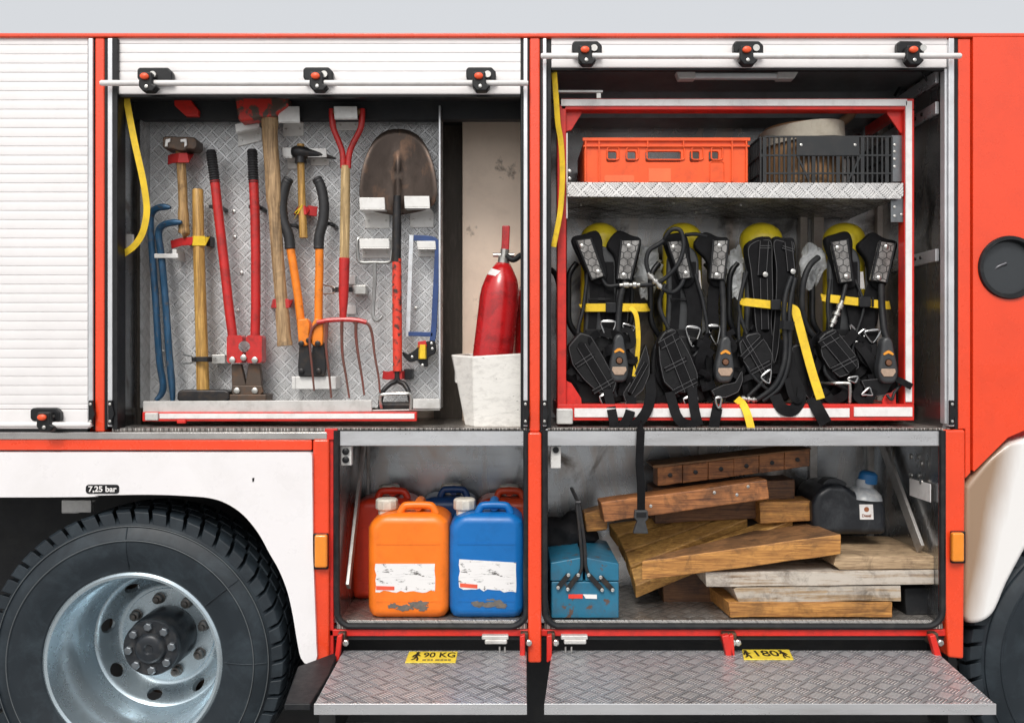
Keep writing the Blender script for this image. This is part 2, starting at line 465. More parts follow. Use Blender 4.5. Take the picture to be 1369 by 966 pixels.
# upper right locker
DKALU = sheet('dark_aluminium_sheet', (.50, .50, .50), .24, .95, smear=(.04, .035, .03), amt=.8, warm=(.5, .36, .26))
m = MB(); m.wbox(X(732), X(1270), .55, .60, Zv(572), Zv(60)); m.obj('locker_back', DKALU, T)
m = MB(); m.wbox(X(1266), X(1275), .03, .56, Zv(840), Zv(60)); m.obj('locker_wall', DKALU, T)
GREYC = surf('grey_ceiling_profile', (.2, .21, .22), .4, metal=.6, dirt=(.08, .08, .08), amt=.5, dscale=5)
for v0, v1, y0, y1 in ((60, 86, .03, .56), (86, 113, .30, .56), (113, 132, .34, .56), (132, 158, .40, .56)):
    m = MB(); m.pbox(732, v0, 1268, v1, y0, .56); m.obj('ceiling_profile', GREYC, T, .003)
def rail3(pts, w, h, mat, name):
    m = MB(); m.sweep(pts, [(-w, -h), (w, -h), (w, h), (-w, h)], (-1, 0, 0)); return m.obj(name, mat, T, .002)
wx = X(1265)
for v0 in (88, 130, 330):
    m = MB(); m.wbox(wx - .012, wx, .05, .5, Zv(v0 + 17), Zv(v0)); m.obj('wall_rail', ALU, T, .002)
m = MB()
for (v0, y) in ((337, .2), (337, .16), (137, .2), (137, .15)):
    m.lathe([(.006, 0), (.006, .004), (0, .005)], (wx - .012, y, Zv(v0)), (-1, 0, 0), 10)
m.obj('rail_bolt', BLACKIRON, T)
m = MB(); m.tube(cr([W(1210, 92, .3), W(1206, 110, .29), W(1196, 128, .28)]), .005); m.tube(cr([W(1233, 96, .1), W(1243, 112, .12), W(1262, 115, .14)]), .004); m.obj('cable', BLK, T)
lampm = MB(); lampm.pbox(928, 96.5, 1042, 104.5, .10, .13); tub = lampm.obj('interior_lamp', surf('clear_lamp_tube', (.72, .75, .76), .2, coat=.5), T, .008, 3)
m = MB(); m.poly([(904, 95.5), (930, 95.5), (930, 105), (908, 105)], .095, .135); m.poly([(1040, 95.5), (1068, 95.5), (1062, 105), (1040, 105)], .095, .135); m.obj('end_cap', BRKT, tub, .003)

# ---- lower lockers
for (u0, u1) in ((450, 704), (728, 1260)):
    m = MB(); m.wbox(X(u0), X(u1), .0, .53, Zv(840), Zv(833)); m.obj('locker_floor', T_FL, T)
    m = MB(); m.pbox(u0 + 14, 828.5, u1 - 14, 833.5, -.003, .004); m.obj('floor_lip', tread('tread_plate_worn_edge', ('X', 'Z'), .03, (.62, .60, .57), amt=.4, rough=.35, grime_shade=.35, wear_glint=1.4), T, .001)
    m = MB(); m.wbox(X(u0), X(u1), .52, .56, Zv(834), Zv(574)); m.obj('locker_back', ALUD, T)
    m = MB(); m.wbox(X(u0) - .012, X(u0) + .004, .02, .53, Zv(834), Zv(575)); m.wbox(X(u1) - .004, X(u1) + .012, .02, .53, Zv(834), Zv(575)); m.obj('locker_wall', ALUD, T)
    m = MB(); m.wbox(X(u0 + 1), X(u1 - 1), .0, .035, Zv(596), Zv(573)); m.obj('sill_beam', ALU, T, .003)
    m = MB(); m.wbox(X(u0 + 1), X(u1 - 1), .035, .52, Zv(580), Zv(576.5)); m.obj('locker_ceiling', ALUD, T)
    s = [W(u0, 575, -.004)] + [W(u0, 700, -.004), W(u0, 800, -.004)] + [W(u0 + 1, 815, -.004)]
    for k in range(1, 6):
        a = R(90 * k / 6); s.append(W(u0 + 22 - 22 * math.cos(a), 815 + 22 * math.sin(a), -.004))
    for k in range(0, 7):
        a = R(90 - 90 * k / 6); s.append(W(u1 - 22 + 22 * math.cos(a), 815 + 22 * math.sin(a), -.004))
    s += [W(u1, 790, -.004), W(u1, 700, -.004), W(u1, 575, -.004)]
    m = MB(); m.sweep(s, [(.011 * math.cos(R(45 * k)), .011 * math.sin(R(45 * k))) for k in range(8)]); m.obj('rubber_seal', RUB, T)
    # rounded infill behind the seal's corners
    m = MB(); m.wbox(X(u0 - 10), X(u1 + 8), .0, .06, Zv(850), Zv(841)); m.obj('bottom_sill', RED2, T, .003)
    m = MB(); m.wbox(X(u0 - 10), X(u1 + 8), .012, .04, Zv(856), Zv(838)); m.obj('sill_shadow_strip', DARK, T)  # dark strip standing in for the shade below the sill
# uprights seen on the back walls and struts on the sides
STRUT = surf('side_strut_aluminium', (.5, .48, .46), .4, metal=.6, dirt=(.15, .1, .07), amt=.5, dscale=8)
def strut(p0, p1, w, name='diagonal_strut'):
    m = MB(); m.sweep([p0, p1], [(-w, -.006), (w, -.006), (w, .006), (-w, .006)], (1, 0, 0)); m.obj(name, STRUT, T, .002)
strut((X(457) + .01, .42, Zv(590)), (X(457) + .01, .06, Zv(790)), .02)
strut((X(1254) - .012, .46, Zv(592)), (X(1254) - .012, .1, Zv(742)), .024)
for u, w in ((492, 4), (940, 12), (1088, 10), (1165, 8)):
    m = MB(); m.pbox(u - w / 2, 578, u + w / 2, 832, .50, .52); m.obj('back_upright', STRUT, T, .002)
m = MB(); m.pbox(455, 596, 470, 622, .018, .05); sb = m.obj('switch_box', BRKT, T, .003)
m = MB()
for v in (603, 614): m.lathe([(.0115, 0), (.0115, .008), (.009, .01), (0, .01)], W(462.5, v, .018), (0, -1, 0), 16)
m.obj('button', BLK, sb)
m = MB(); m.pbox(736, 596, 750, 626, .03, .05); sb = m.obj('switch_plate', BRKT, T, .003)
m = MB(); m.lathe([(.0105, 0), (.0105, .008), (0, .009)], W(743, 601, .03), (0, -1, 0), 16); m.obj('button', BLK, sb)
m = MB()
for (y, v) in ((.20, 618), (.12, 624), (.20, 645), (.12, 650)):
    m.lathe([(.009, 0), (.009, .006), (0, .008)], (X(1256) - .004, y, Zv(v)), (-1, 0, 0), 12)
m.obj('wall_bolt', ZINC, T)
m = MB(); m.box((X(1256) - .006, .13, Zv(662)), (.003, .16, .062)); m.obj('wall_sticker', REFL, T, .001)

# ---- posts, guides and outer skin
m = MB(); m.pbox(126.5, 50, 139.5, 577, -.006, .05); m.obj('corner_post', RED, T, .006, 3)
m = MB(); m.pbox(708, 50, 722, 577, -.006, .05); m.obj('corner_post', RED, T, .006, 3)
m = MB(); m.pbox(706, 577.5, 724, 886, -.022, .05); m.obj('corner_post', RED, T, .008, 3)
m = MB(); m.pbox(418, 587, 440, 886, -.014, .05); m.obj('corner_post', RED, T, .008, 3)
m = MB(); m.pbox(437, 574, 446, 884, .0, .1); m.obj('post_return', RED2, T, .003)
m = MB(); m.poly([(1262, 574), (1291, 574), (1291, 640), (1289, 881), (1268, 879), (1263.5, 800), (1262.5, 700)], -.012, .06); m.obj('corner_post', RED, T, .009, 3)
def guide(u0, u1, v1=570):
    m = MB(); m.pbox(u0, 51, u1, v1, -.012, .04); return m.obj('guide_rail', ALUR, T, .003)
def gasket(u0, u1, v1=574, y=-.004):
    m = MB(); m.pbox(u0, 51, u1, v1, y, .045); return m.obj('guide_gasket', BLK, T, .002)
guide(117.5, 124); gasket(124.2, 126.3); gasket(139.7, 143.3); guide(143.5, 150.3); gasket(150.5, 157, y=-.016)
gasket(696, 699.6, y=-.001); guide(699.8, 705.4); gasket(705.6, 707.8)
gasket(722.3, 725.4); guide(725.6, 730.8); gasket(731, 737, y=.004)
guide(1268.5, 1276.2); gasket(1276.4, 1281); 
m = MB(); m.pbox(1263, 92, 1266, 566, -.002, .03); m.obj('guide_lip', ALUR, T, .001)
def gclip(u, v0=535, v1=568):
    m = MB(); m.poly([(u - 3, v0), (u + 3, v0), (u + 3, v0 + 8), (u + 5.5, v0 + 18), (u + 3, v1 - 8), (u + 3, v1), (u - 3, v1)], -.024, -.012)
    o = m.obj('rail_end_clip', BLK, T, .002)
    m = MB(); m.bolt(u, v0 + 5, -.024, .005, .003); m.bolt(u, v1 - 5, -.024, .005, .003); m.obj('screw', ZINC, o)
gclip(121); gclip(147); gclip(702.5); gclip(728); gclip(1273)

# ---- roller shutters: slats in one profile, pushed along x
def shutter(u0, u1, v0, v1, first, pitch=12.3):
    pr = []; v = v0
    lines = []
    k = first
    while k < v1 - 2:
        if k > v0 + 1: lines.append(k)
        k += pitch
    edges = [v0] + lines + [v1]
    for a, b in zip(edges[:-1], edges[1:]):
        g = .38
        pr += [(a + g, .0022), (a + g + .25, -.0003), (a + g + 2.2, -.0007), (b - g - 2.2, -.0007), (b - g - .25, -.0003), (b - g, .0022)]
    pts = [Vector((X(u0), y, Zv(v))) for v, y in pr]
    m = MB(); m.prism(pts + [Vector((X(u0), .022, Zv(v1))), Vector((X(u0), .022, Zv(v0)))], (X(u1) - X(u0), 0, 0))
    return m.obj('roller_shutter', SHUT, T, smooth=8)
shutter(-640, 117.3, 50, 547, 60.2)
shutter(157.2, 695.8, 50, 114.4, 58.6)
shutter(737.2, 1266, 50, 78.2, 60, 18.2)
def bottom_slat(u0, u1, v0, v1):
    m = MB(); m.pbox(u0, v0, u1, v1, -.005, .02); m.obj('shutter_bottom_slat', SHUT, T, .003)
bottom_slat(157.2, 695.8, 115, 126); bottom_slat(737.2, 1266, 78.8, 90.5); bottom_slat(-640, 117.3, 547.5, 573)
for u0, u1, v0, v1 in ((157, 696, 126, 130), (737, 1266, 90.5, 94), (-640, 117, 573, 577.5)):
    m = MB(); m.pbox(u0, v0, u1, v1, .0, .02); m.obj('shutter_seal', BLK, T, .002)
def bar(u0, u1, v, r=.0095):
    m = MB(); m.tube([W(u0, v, -.042), W(u0 + 2, v, -.042), W(u1 - 2, v, -.042), W(u1, v, -.042)], [r * .7, r, r, r * .7], 14); m.obj('shutter_bar', REFL, T)
bar(134, 706, 111.2); bar(723, 1285, 75); bar(-640, 122, 567.6)
ORB = plain('orange_button', (.85, .10, .03), .4)
def latch(cu, cv, flip=1, skew=0):
    m = MB()
    m.poly([(cu - 20, cv - 14), (cu - 17, cv - 17), (cu + 14 + skew, cv - 17), (cu + 20 + skew, cv - 11), (cu + 20 + skew, cv + 1), (cu - 17, cv + 1), (cu - 20, cv - 3)], -.030, -.003)
    o = m.obj('shutter_latch', BLK, T, .005, 3)
    s = -skew * .9
    m = MB(); m.poly([(cu - 11 + s, cv - 11), (cu + 6 + s, cv - 11), (cu + 7 + s, cv + 5), (cu + 13 + s, cv + 8), (cu + 7 + s, cv + 15), (cu - 6 + s, cv + 15), (cu - 12 + s, cv + 8)], -.062, -.028)
    m.obj('latch_clamp', BLK, o, .005, 3)
    m = MB(); m.lathe([(.0125, 0), (.0125, .008), (.009, .011), (0, .012)], (0, 0, 0), (0, -1, 0), 20)
    bmesh.ops.scale(m.bm, vec=(1.12, 1, .8), verts=m.bm.verts); bmesh.ops.translate(m.bm, vec=W(cu - 3 + s, cv - 4.5, -.062), verts=m.bm.verts)
    m.obj('release_button', ORB, o)
    m = MB(); m.bolt(cu - 1 + s, cv + 9, -.062, .006, .004, 10); m.lathe([(.011, 0), (.011, .012)], W(cu + 9 + s, cv - 6, -.03), (0, -1, 0), 14); m.obj('latch_rivet', ZINC, o)
latch(203, 107, skew=7); latch(425, 106.5); latch(643, 106.5); latch(785, 71.5); latch(1001, 71.5); latch(1220, 71.5, skew=-4)
latch(60, 562)

# trim below the upper lockers, left
m = MB(); m.pbox(-640, 577.5, 437, 587, -.010, .03); m.obj('trim_strip', surf('polished_trim', (.66, .64, .62), .22, metal=.9, dirt=(.3, .25, .22), amt=.4, dscale=7, stretch=(.6, 1, 1)), T, .002)
m = MB(); m.pbox(-640, 587.5, 417, 601.5, -.008, .03); m.obj('red_band', RED, T, .004)
m = MB(); m.pbox(-640, 601.5, 418, 607, .004, .03); m.obj('panel_gap', BLK, T)
m = MB(); m.pbox(434, 572.5, 451, 588, -.008, .03); m.obj('red_corner', RED2, T, .003)

# ---- rear fender with wheel arch
arch = [(-640, 664.5), (54, 664.5), (130, 662), (200, 661), (245, 662.5), (280, 665.5), (303, 673), (325, 688), (345, 712), (360, 739), (373, 762), (384, 790), (391, 820), (396, 850), (400, 872)]
arch = cr2(arch, 4, False)
tip = [(402, 879), (407, 886), (415, 888), (422, 884), (424, 876)]
fen = [(-640, 604.5)] + [(412, 604.5), (416, 606), (417, 609), (418.5, 740), (423, 862)] + tip[::-1] + arch[::-1]
m = MB(); m.poly(fen, -.03, .03)
fender = m.obj('fender', WHITE, T, .012, 4)
m = MB(); m.poly([(337, 639), (340, 638), (339.5, 643), (337.5, 644)], -.0312, -.028); m.obj('paint_chip', BLK, fender)
CRK = surf('crease_grime', (.55, .5, .45), .6)
m = MB(); m.poly(rrect(114.5, 647.5, 159, 659.5, 4), -.0325, -.028); pl = m.obj('pressure_plate', BLK, fender, .0006)
text('7,25 bar', 'pressure_text', REFL, pl, W(136.8, 653.7, -.0333), .0262, (1, 0, 0), (0, 0, 1), 1.07, bold=.0006)
m = MB(); m.wbox(LX, X(450), .03, .62, Zv(606), Zv(599)); m.wbox(X(424), X(446), .03, .62, Zv(1000), Zv(600)); m.wbox(LX, X(440), .60, .64, Zv(1010), Zv(600)); m.obj('wheel_well', DARK, T)
m = MB(); m.pbox(82, 668, 122, 685, .25, .27); m.poly([(82, 668), (128, 668), (104, 686), (82, 686)], .26, .28); m.obj('well_bracket', BRKT, T, .003)

# ---- side marker lights
def marker(u0, v0, u1, v1, y):
    m = MB(); m.pbox(u0 - 1.5, v0 - 2, u1 + 1.5, v1 + 2, y - .012, y + .01); b = m.obj('side_marker_light', BLK, T, .004)
    m = MB(); m.pbox(u0, v0, u1, v1, y - .032, y - .01); m.obj('amber_lens', AMBER, b, .007, 3)
marker(420, 715, 437, 759, -.012)
marker(1274, 712, 1290, 751, -.012)

# ---- cab side: two folded red panels, round recess, wheel arch, mudguard
ZT = 51.5
m = MB(); m.poly([(1281, ZT), (1298, ZT), (1298, 632), (1290.5, 640), (1290.5, 573.5), (1281, 573.5)], -.004, .06); m.obj('cab_pillar', RED, T, .004)
def cabsheet(v0, v1, y0, y1, u1, low=None):
    """side panel of the cab, y0 at top to y1 at bottom"""
    m = MB(); a = low if low else [(1298.5, v1), (u1, v1)]
    pts = [Vector((X(1298.5), y0, Zv(v0))), Vector((X(u1), y0, Zv(v0)))]
    pts += [Vector((X(u), y1, Zv(v))) for u, v in a[::-1]]
    m.prism(pts, (0, .05, 0)); return m
EC = 2040
cab = cabsheet(ZT, 628, -.012, -.012, EC, [(1298.5, 628), (1300, 629), (1345, 584), (1400, 560), (1640, 560), (EC, 700)]).obj('cab_panel', RED, T)
cut(cab, MB().lathe([(.099, -.2), (.099, .2)], W(1347, 358, 0), (0, -1, 0), 48))
for p_ in cab.data.polygons: p_.use_smooth = False
m = MB(); m.wbox(X(1283), X(EC), .05, .62, Zv(640), Zv(52)); 
cbk = m.obj('cab_shell', RED2, T)
cut(cbk, MB().lathe([(.092, -.2), (.092, .2)], W(1347, 358, 0), (0, -1, 0), 48))
m = MB(); m.lathe([(.088, -.01), (.103, .0), (.106, .012), (.103, .022), (.092, .022), (.088, .012)], W(1347, 358, .0), (0, -1, 0), 48, closed=True); ring = m.obj('filler_recess', RUB, T)
m = MB(); m.lathe([(.09, .0), (.085, -.03), (.06, -.06), (0, -.065)], W(1347, 358, .0), (0, -1, 0), 48); m.obj('recess_bowl', plain('dark_bowl', (.045, .05, .055), .35, .3), ring)
m = MB(); m.lathe([(.045, -.06), (.045, -.03), (.03, -.022), (0, -.02)], W(1350, 366, 0), (0, -1, 0), 24); m.tube(cr([W(1326, 378, .02), W(1330, 360, .005), W(1345, 352, .0)]), .006); m.obj('filler_cap', plain('dark_cap', (.09, .09, .1), .3, .6), ring)
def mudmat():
    n = NT('mudguard_dirt_and_shade'); sp = n.new('ShaderNodeSeparateXYZ'); v = n.coord(); n.t.links.new(v, sp.inputs[0])
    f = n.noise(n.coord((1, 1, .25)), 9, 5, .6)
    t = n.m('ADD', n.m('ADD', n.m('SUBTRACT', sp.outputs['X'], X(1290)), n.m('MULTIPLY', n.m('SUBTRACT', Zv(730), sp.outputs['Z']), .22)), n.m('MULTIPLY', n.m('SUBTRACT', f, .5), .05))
    c = n.mix(n.ramp(n.m('MULTIPLY', t, 6.5), [(.25, 0.), (.75, 1.)]), (.30, .20, .13), (.76, .75, .74))  # brown side: dirt plus painted shade of the curved-away part, white where lit
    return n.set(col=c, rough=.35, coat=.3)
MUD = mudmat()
mg = [(1290.5, 652), (1297, 642), (1322, 613), (1350, 590), (1420, 575), (1420, 690), (1372, 735), (1348, 780), (1333, 815), (1320, 829), (1304, 834), (1292, 830), (1289.5, 810)]
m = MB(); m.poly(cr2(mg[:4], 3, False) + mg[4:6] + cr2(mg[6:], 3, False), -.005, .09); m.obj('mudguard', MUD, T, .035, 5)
m = MB(); m.wbox(X(1291), X(EC), .12, .62, Zv(1000), Zv(640)); m.obj('wheel_well', DARK, T)

# ---- folded-down steps
def step(pl, name='fold_down_step'):
    """pl: back-left, back-right, front-right, front-left photo points lying on the plane z0"""
    z0 = Zv(868.5)
    def on(u, v):
        # point of the tread plane seen at that photo place (its depth follows from the plane's height)
        y = D * (868.5 - 483) / (v - 483) - D
        s = MM * (D + y) / D
        return Vector(((u - 684.5) * s, y, z0))
    m = MB(); m.prism([on(*p) for p in pl], (0, 0, -.028)); o = m.obj(name, T_XY, T, .004)
    return o, on
sl, on = step([(459, 868.5), (704, 868.5), (704.5, 940), (420, 940)])
sr, on2 = step([(738, 868.5), (1250, 868.5), (1331, 940), (727.5, 940)])
for o_, u0, u1 in ((sl, 420, 704.5), (sr, 727.5, 1331)):
    m = MB(); p0, p1 = on(u0, 940), on(u1, 940); m.wbox(p0.x, p1.x, p0.y - .004, p0.y - .0005, p0.z - .03, p0.z + .001); m.obj('step_edge', ALU, o_, .001)
SIGN = surf('yellow_sign', (.80, .62, .06), .4, dirt=(.3, .2, .03), amt=.35, dscale=25)
INK = plain('black_ink', (.01, .01, .01), .5)
def figure(m, c, h, X_, lift=.0009):
    """walking man pictogram, flat on the tread plane; c = foot centre"""
    def P(a, b): return Vector((c[0] + a * h * X_, c[1] + b * h, c[2] + lift))
    def limb(*pp): m.sweep([P(*p) for p in pp], [(-.035 * h, -.0004), (.035 * h, -.0004), (.035 * h, .0004), (-.035 * h, .0004)], (0, 0, 1))
    cc = P(.1, .92); m.lathe([(.085 * h, -.0004), (.085 * h, .0004)], cc, (0, 0, 1), 14)
    m.prism([P(-.08, .78), P(.17, .8), (P(.1, .42)), P(-.1, .42)], (0, 0, .0008))
    limb((.05, .45), (.2, .25), (.18, 0)); limb((-.04, .45), (-.1, .22), (-.36, .1)); limb((.15, .76), (.3, .55), (.42, .58)); limb((-.05, .74), (-.22, .6), (-.3, .42))
def weight_sign(par, c, cw, parts):
    pass
q = [on(547, 871.5), on(612, 871.5), on(609, 886), on(541.5, 886)]
m = MB(); m.prism([p + Vector((0, 0, .0035)) for p in q], (0, 0, -.003)); sg = m.obj('weight_sign', SIGN, sl, .0008)
yb, yf = q[0].y, q[2].y; L_ = yb - yf
zt = q[0].z + .0036
m = MB(); figure(m, (on(553.5, 885).x + .002, yf + L_ * .12, zt), L_ * .78, .40); m.obj('walking_man_symbol', INK, sg)
text('90 KG', 'sign_text', INK, sg, (on(587.5, 877).x, yf + L_ * .64, zt), L_ * .62, (1, 0, 0), (0, 1, 0), .92, .0003, bold=.0012, width=.104)
m = MB()
for k, (a, b) in enumerate(((565, 570), (571.5, 575), (576, 579), (582, 588), (589, 593), (594, 598), (599, 603))):
    m.wbox(on(a, 882).x, on(b, 882).x, yf + L_ * .13, yf + L_ * .26, zt - .0003, zt + .0003)
m.obj('worn_small_print', surf('faded_print', (.2, .15, .04), .6), sg)
q = [on(992, 869), on(1055, 869), on(1061, 882), on(994.5, 882)]
m = MB(); m.prism([p + Vector((0, 0, .0035)) for p in q], (0, 0, -.003)); sg = m.obj('weight_sign', SIGN, sr, .0008)
yb, yf = q[0].y, q[2].y; L_ = yb - yf
m = MB(); figure(m, (on(1002, 880).x, yf + L_ * .1, zt), L_ * .8, .4); figure(m, (on(1052, 880).x, yf + L_ * .1, zt), L_ * .8, -.4); m.obj('walking_man_symbol', INK, sg)
text('180', 'sign_text', INK, sg, (on(1026, 875).x, yf + L_ * .56, zt), L_ * .82, (1, 0, 0), (0, 1, 0), .86, .0003, bold=.0012, width=.075)
def hinge(u, lean=0, w=7):
    m = MB(); m.poly([(u - w / 2, 850), (u + w / 2, 848), (u + w / 2 + lean, 882), (u - w / 2 + lean, 886)], -.055, -.03); o = m.obj('hinge_arm', RED2, T, .004)
    m = MB(); m.poly([(u - w / 2 + 1, 846), (u + w / 2 + 4, 846), (u + w / 2 + 4, 862), (u - w / 2 + 1, 862)], -.028, .02); m.obj('hinge_lug', RUST, o, .003)
    m = MB(); m.bolt(u + w / 2 + 5, 858, -.035, .011, .012); m.obj('hinge_bolt', ZINC, o)
hinge(454, -4); hinge(698.5); hinge(734.5); hinge(970, 8, 10); hinge(978, 2, 6); hinge(1247, 10, 8)
for u in (662, 768):
    m = MB(); m.pbox(u - 18, 849, u + 18, 855, -.02, .02); m.pbox(u - 14, 855, u + 16, 861, -.026, .01); m.obj('step_catch', GREYW, T, .004)
m = MB()
for u in (668, 675, 756, 764): m.tube([W(u, 872, -.03), W(u, 864, -.03)], .003, 8)
m.obj('catch_pin', ZINC, T)
m = MB(); m.prism([on(398, 890), on(452, 870), on(440, 900), on(415, 940), on(380, 940)], (0, 0, -.02)); m.obj('rubber_flap', RUB, T, .004)

# ---- wheels
TYRE = surf('tyre_rubber', (.015, .021, .027), .48, spec=.35, dirt=(.045, .062, .075), amt=.55, dscale=5, bump=.12, bscale=30)
RIM = surf('rim_silver', (.56, .66, .72), .26, metal=.75, dirt=(.25, .24, .22), amt=.25, dscale=3, var=.05)
HUB = surf('hub_dark_paint', (.022, .026, .032), .4, metal=.3, dirt=(.12, .11, .1), amt=.45, dscale=14)
def wheel(cu, cv, yf=0.0):
    c = W(cu, cv, yf); ax = (0, 1, 0)
    w = bpy.data.objects.new('wheel', None); COL.objects.link(w); w.parent = T; w.location = c; w.empty_display_size = .1
    z = Vector((0, 0, 0)); 
    m = MB()
    prof = [(.286, .03), (.296, .006), (.306, -.002), (.325, -.004), (.345, -.012), (.375, -.019), (.405, -.019), (.408, -.0215), (.412, -.0215), (.414, -.018), (.436, -.010), (.452, -.002), (.4535, -.005), (.4565, -.005), (.458, .002), (.470, .012), (.478, .03), (.482, .06), (.482, .26), (.470, .29), (.44, .31), (.35, .315), (.286, .29)]
    m.lathe(prof, c, ax, 128, closed=True)
    # radial mould line
    for a in (92, 38, 0):
        a = R(a)
        m.tube([c + Vector((math.cos(a) * r, y - .0008, math.sin(a) * r)) for r, y in ((.31, -.002), (.345, -.0125), (.375, -.0195), (.405, -.0195), (.436, -.0105), (.45, -.003))], .0022, 6)
    t = m.obj('tyre', TYRE, w, smooth=30)
    m = MB()
    for r_, y_ in ((.4545, -.0052), (.4095, -.0215)): m.lathe([(r_, y_), (r_ + .0014, y_ - .0012), (r_ + .0028, y_)], c, ax, 128, closed=True)
    m.obj('mould_ring', surf('worn_rubber_line', (.10, .11, .115), .5), t)
    m = MB(); N = 52
    rows = [([(.462, .006), (.500, .010), (.508, .022), (.508, .078), (.476, .078)], 0, .80), ([(.478, .090), (.509, .090), (.509, .145), (.478, .145)], .5, .78), ([(.478, .157), (.509, .157), (.509, .212), (.478, .212)], 0, .78), ([(.478, .224), (.508, .224), (.506, .28), (.466, .295)], .5, .8)]
    for sec, off, fill in rows:
        for k in range(N):
            a0 = 2 * math.pi * (k + off) / N; a1 = a0 + 2 * math.pi / N * fill
            sk = .018
            rings = []
            for a in (a0, a1):
                rings.append([m.bm.verts.new(c + Vector((math.cos(a + sk * i) * r, y, math.sin(a + sk * i) * r))) for i, (r, y) in enumerate(sec)])
            L = len(sec)
            m.face(rings[0]); m.face(rings[1][::-1])
            for i in range(L):
                j = (i + 1) % L; m.face((rings[0][j], rings[0][i], rings[1][i], rings[1][j]))
    m.obj('tyre_tread', TYRE, w, .0025, 1)
    m = MB()
    prof = [(.284, -.002), (.280, .03), (.279, .06), (.270, .085), (.256, .11), (.254, .17), (.250, .2), (.246, .235), (.243, .25), (.238, .252), (.226, .268), (.205, .300), (.190, .318), (.178, .324), (.17, .324), (.168, .318), (.08, .318),
            (.08, .335), (.175, .338), (.20, .330), (.236, .29), (.262, .255), (.264, .11), (.280, .088), (.290, .06), (.291, .03), (.292, .014), (.300, .012), (.301, .002), (.293, -.005)]
    m.lathe(prof, c, ax, 128, closed=True)
    rim = m.obj('rim', RIM, w, smooth=35)
    cu_ = MB()
    for k in range(8):
        a = R(22.5 + 45 * k + 12); d = Vector((math.cos(a), 0, math.sin(a)))
        n = (d * -.81 + Vector((0, -.59, 0))).normalized()
        p = c + d * .214 + Vector((0, .287, 0))
        cu_.lathe([(.027, -.05), (.027, .035)], p, n, 24)
    cut(rim, cu_)
    m = MB(); m.lathe([(.235, .35), (.235, .40), (.05, .40), (.05, .345), (.2, .345)], c, ax, 48); m.obj('brake_drum', RUST, w)
    m = MB()
    for k in range(8):
        a = R(45 * k + 14); p = c + Vector((math.cos(a) * .137, .318, math.sin(a) * .137))
        m.lathe([(.021, 0), (.021, .006), (.017, .007), (.017, .028), (.010, .03), (.010, .042), (0, .044)], p, (0, -1, 0), 14)
    nuts = m.obj('wheel_nut', surf('nut_steel', (.12, .115, .11), .4, metal=.6, dirt=(.2, .12, .07), amt=.4, dscale=30), w); split_loose(nuts)
    m = MB(); m.lathe([(.105, .315), (.104, .20), (.098, .19), (.094, .175)], c, ax, 48); m.lathe([(.098, .172), (.098, .156), (.094, .152), (.058, .152), (.054, .146), (.050, .136), (.040, .130), (.018, .130), (.012, .136), (0, .137)], c, ax, 48)
    hb = m.obj('hub', HUB, w)
    m = MB()
    for k in range(8):
        a = R(45 * k + 5); p = c + Vector((math.cos(a) * .076, .153, math.sin(a) * .076)); m.lathe([(.0155, 0), (.0155, .012), (.012, .015), (0, .016)], p, (0, -1, 0), 6)
    split_loose(m.obj('hub_bolt', surf('hub_bolt_steel', (.2, .22, .24), .35, metal=.7, dirt=(.1, .1, .1), amt=.4, dscale=30), w, .001))
    return w
rearw = wheel(177, 885, 0.0)
fw = rearw.copy(); COL.objects.link(fw); fw.parent = T; fw.location = W(1497, 885, .03)
for ch in list(rearw.children):
    k = ch.copy(); COL.objects.link(k); k.parent = fw
# ================================================================== tool board (part of the truck) with its holders
BY = .24                                          # depth of the board's face
m = MB(); m.pbox(200, 141, 588, 545, BY, BY + .012); board = m.obj('tool_board', T_XZ, T, .002)
m = MB(); m.prism([W(200.5, 141, BY + .001), W(188, 160, BY - .07), W(188, 545, BY - .07), W(200.5, 545, BY + .001)], (-.006, .006, 0)); m.obj('board_return', T_YZ, board, .002)
m = MB(); m.poly([(191, 536), (497, 534.5), (497, 550), (191, 553)], .085, .095); m.pbox(552, 533, 588, 546, .085, .095)
m.prism([W(191, 552, .095), W(588, 546, .095), W(588, 546, BY), W(191, 552, BY)], (0, 0, -.006)); m.obj('board_lip', GREYW, board, .002)
m = MB(); m.pbox(586.5, 141, 589, 546, .13, BY); m.obj('board_edge', ALU, board, .001)
m = MB(); m.pbox(190, 550.5, 557, 563, .072, .1); fr = m.obj('board_slide', RED2, T, .003)
m = MB(); m.pbox(213, 552.5, 554, 559.5, .069, .08); m.obj('reflective_strip', REFL, fr, .001)
m = MB(); m.pbox(193, 551.5, 211, 562, .062, .08); m.obj('slide_end_block', GREYW, fr, .004)
m = MB(); m.pbox(236, 561, 248, 566, .06, .075); m.obj('slide_grip', RED2, fr, .003)
m = MB()
for u, v in ((313, 283), (314, 317), (318, 415), (323, 365), (252, 300), (556, 412), (218, 470), (280, 480)): m.bolt(u, v, BY, .0065, .006, 10)
m.obj('board_bolt', ZINC, board)

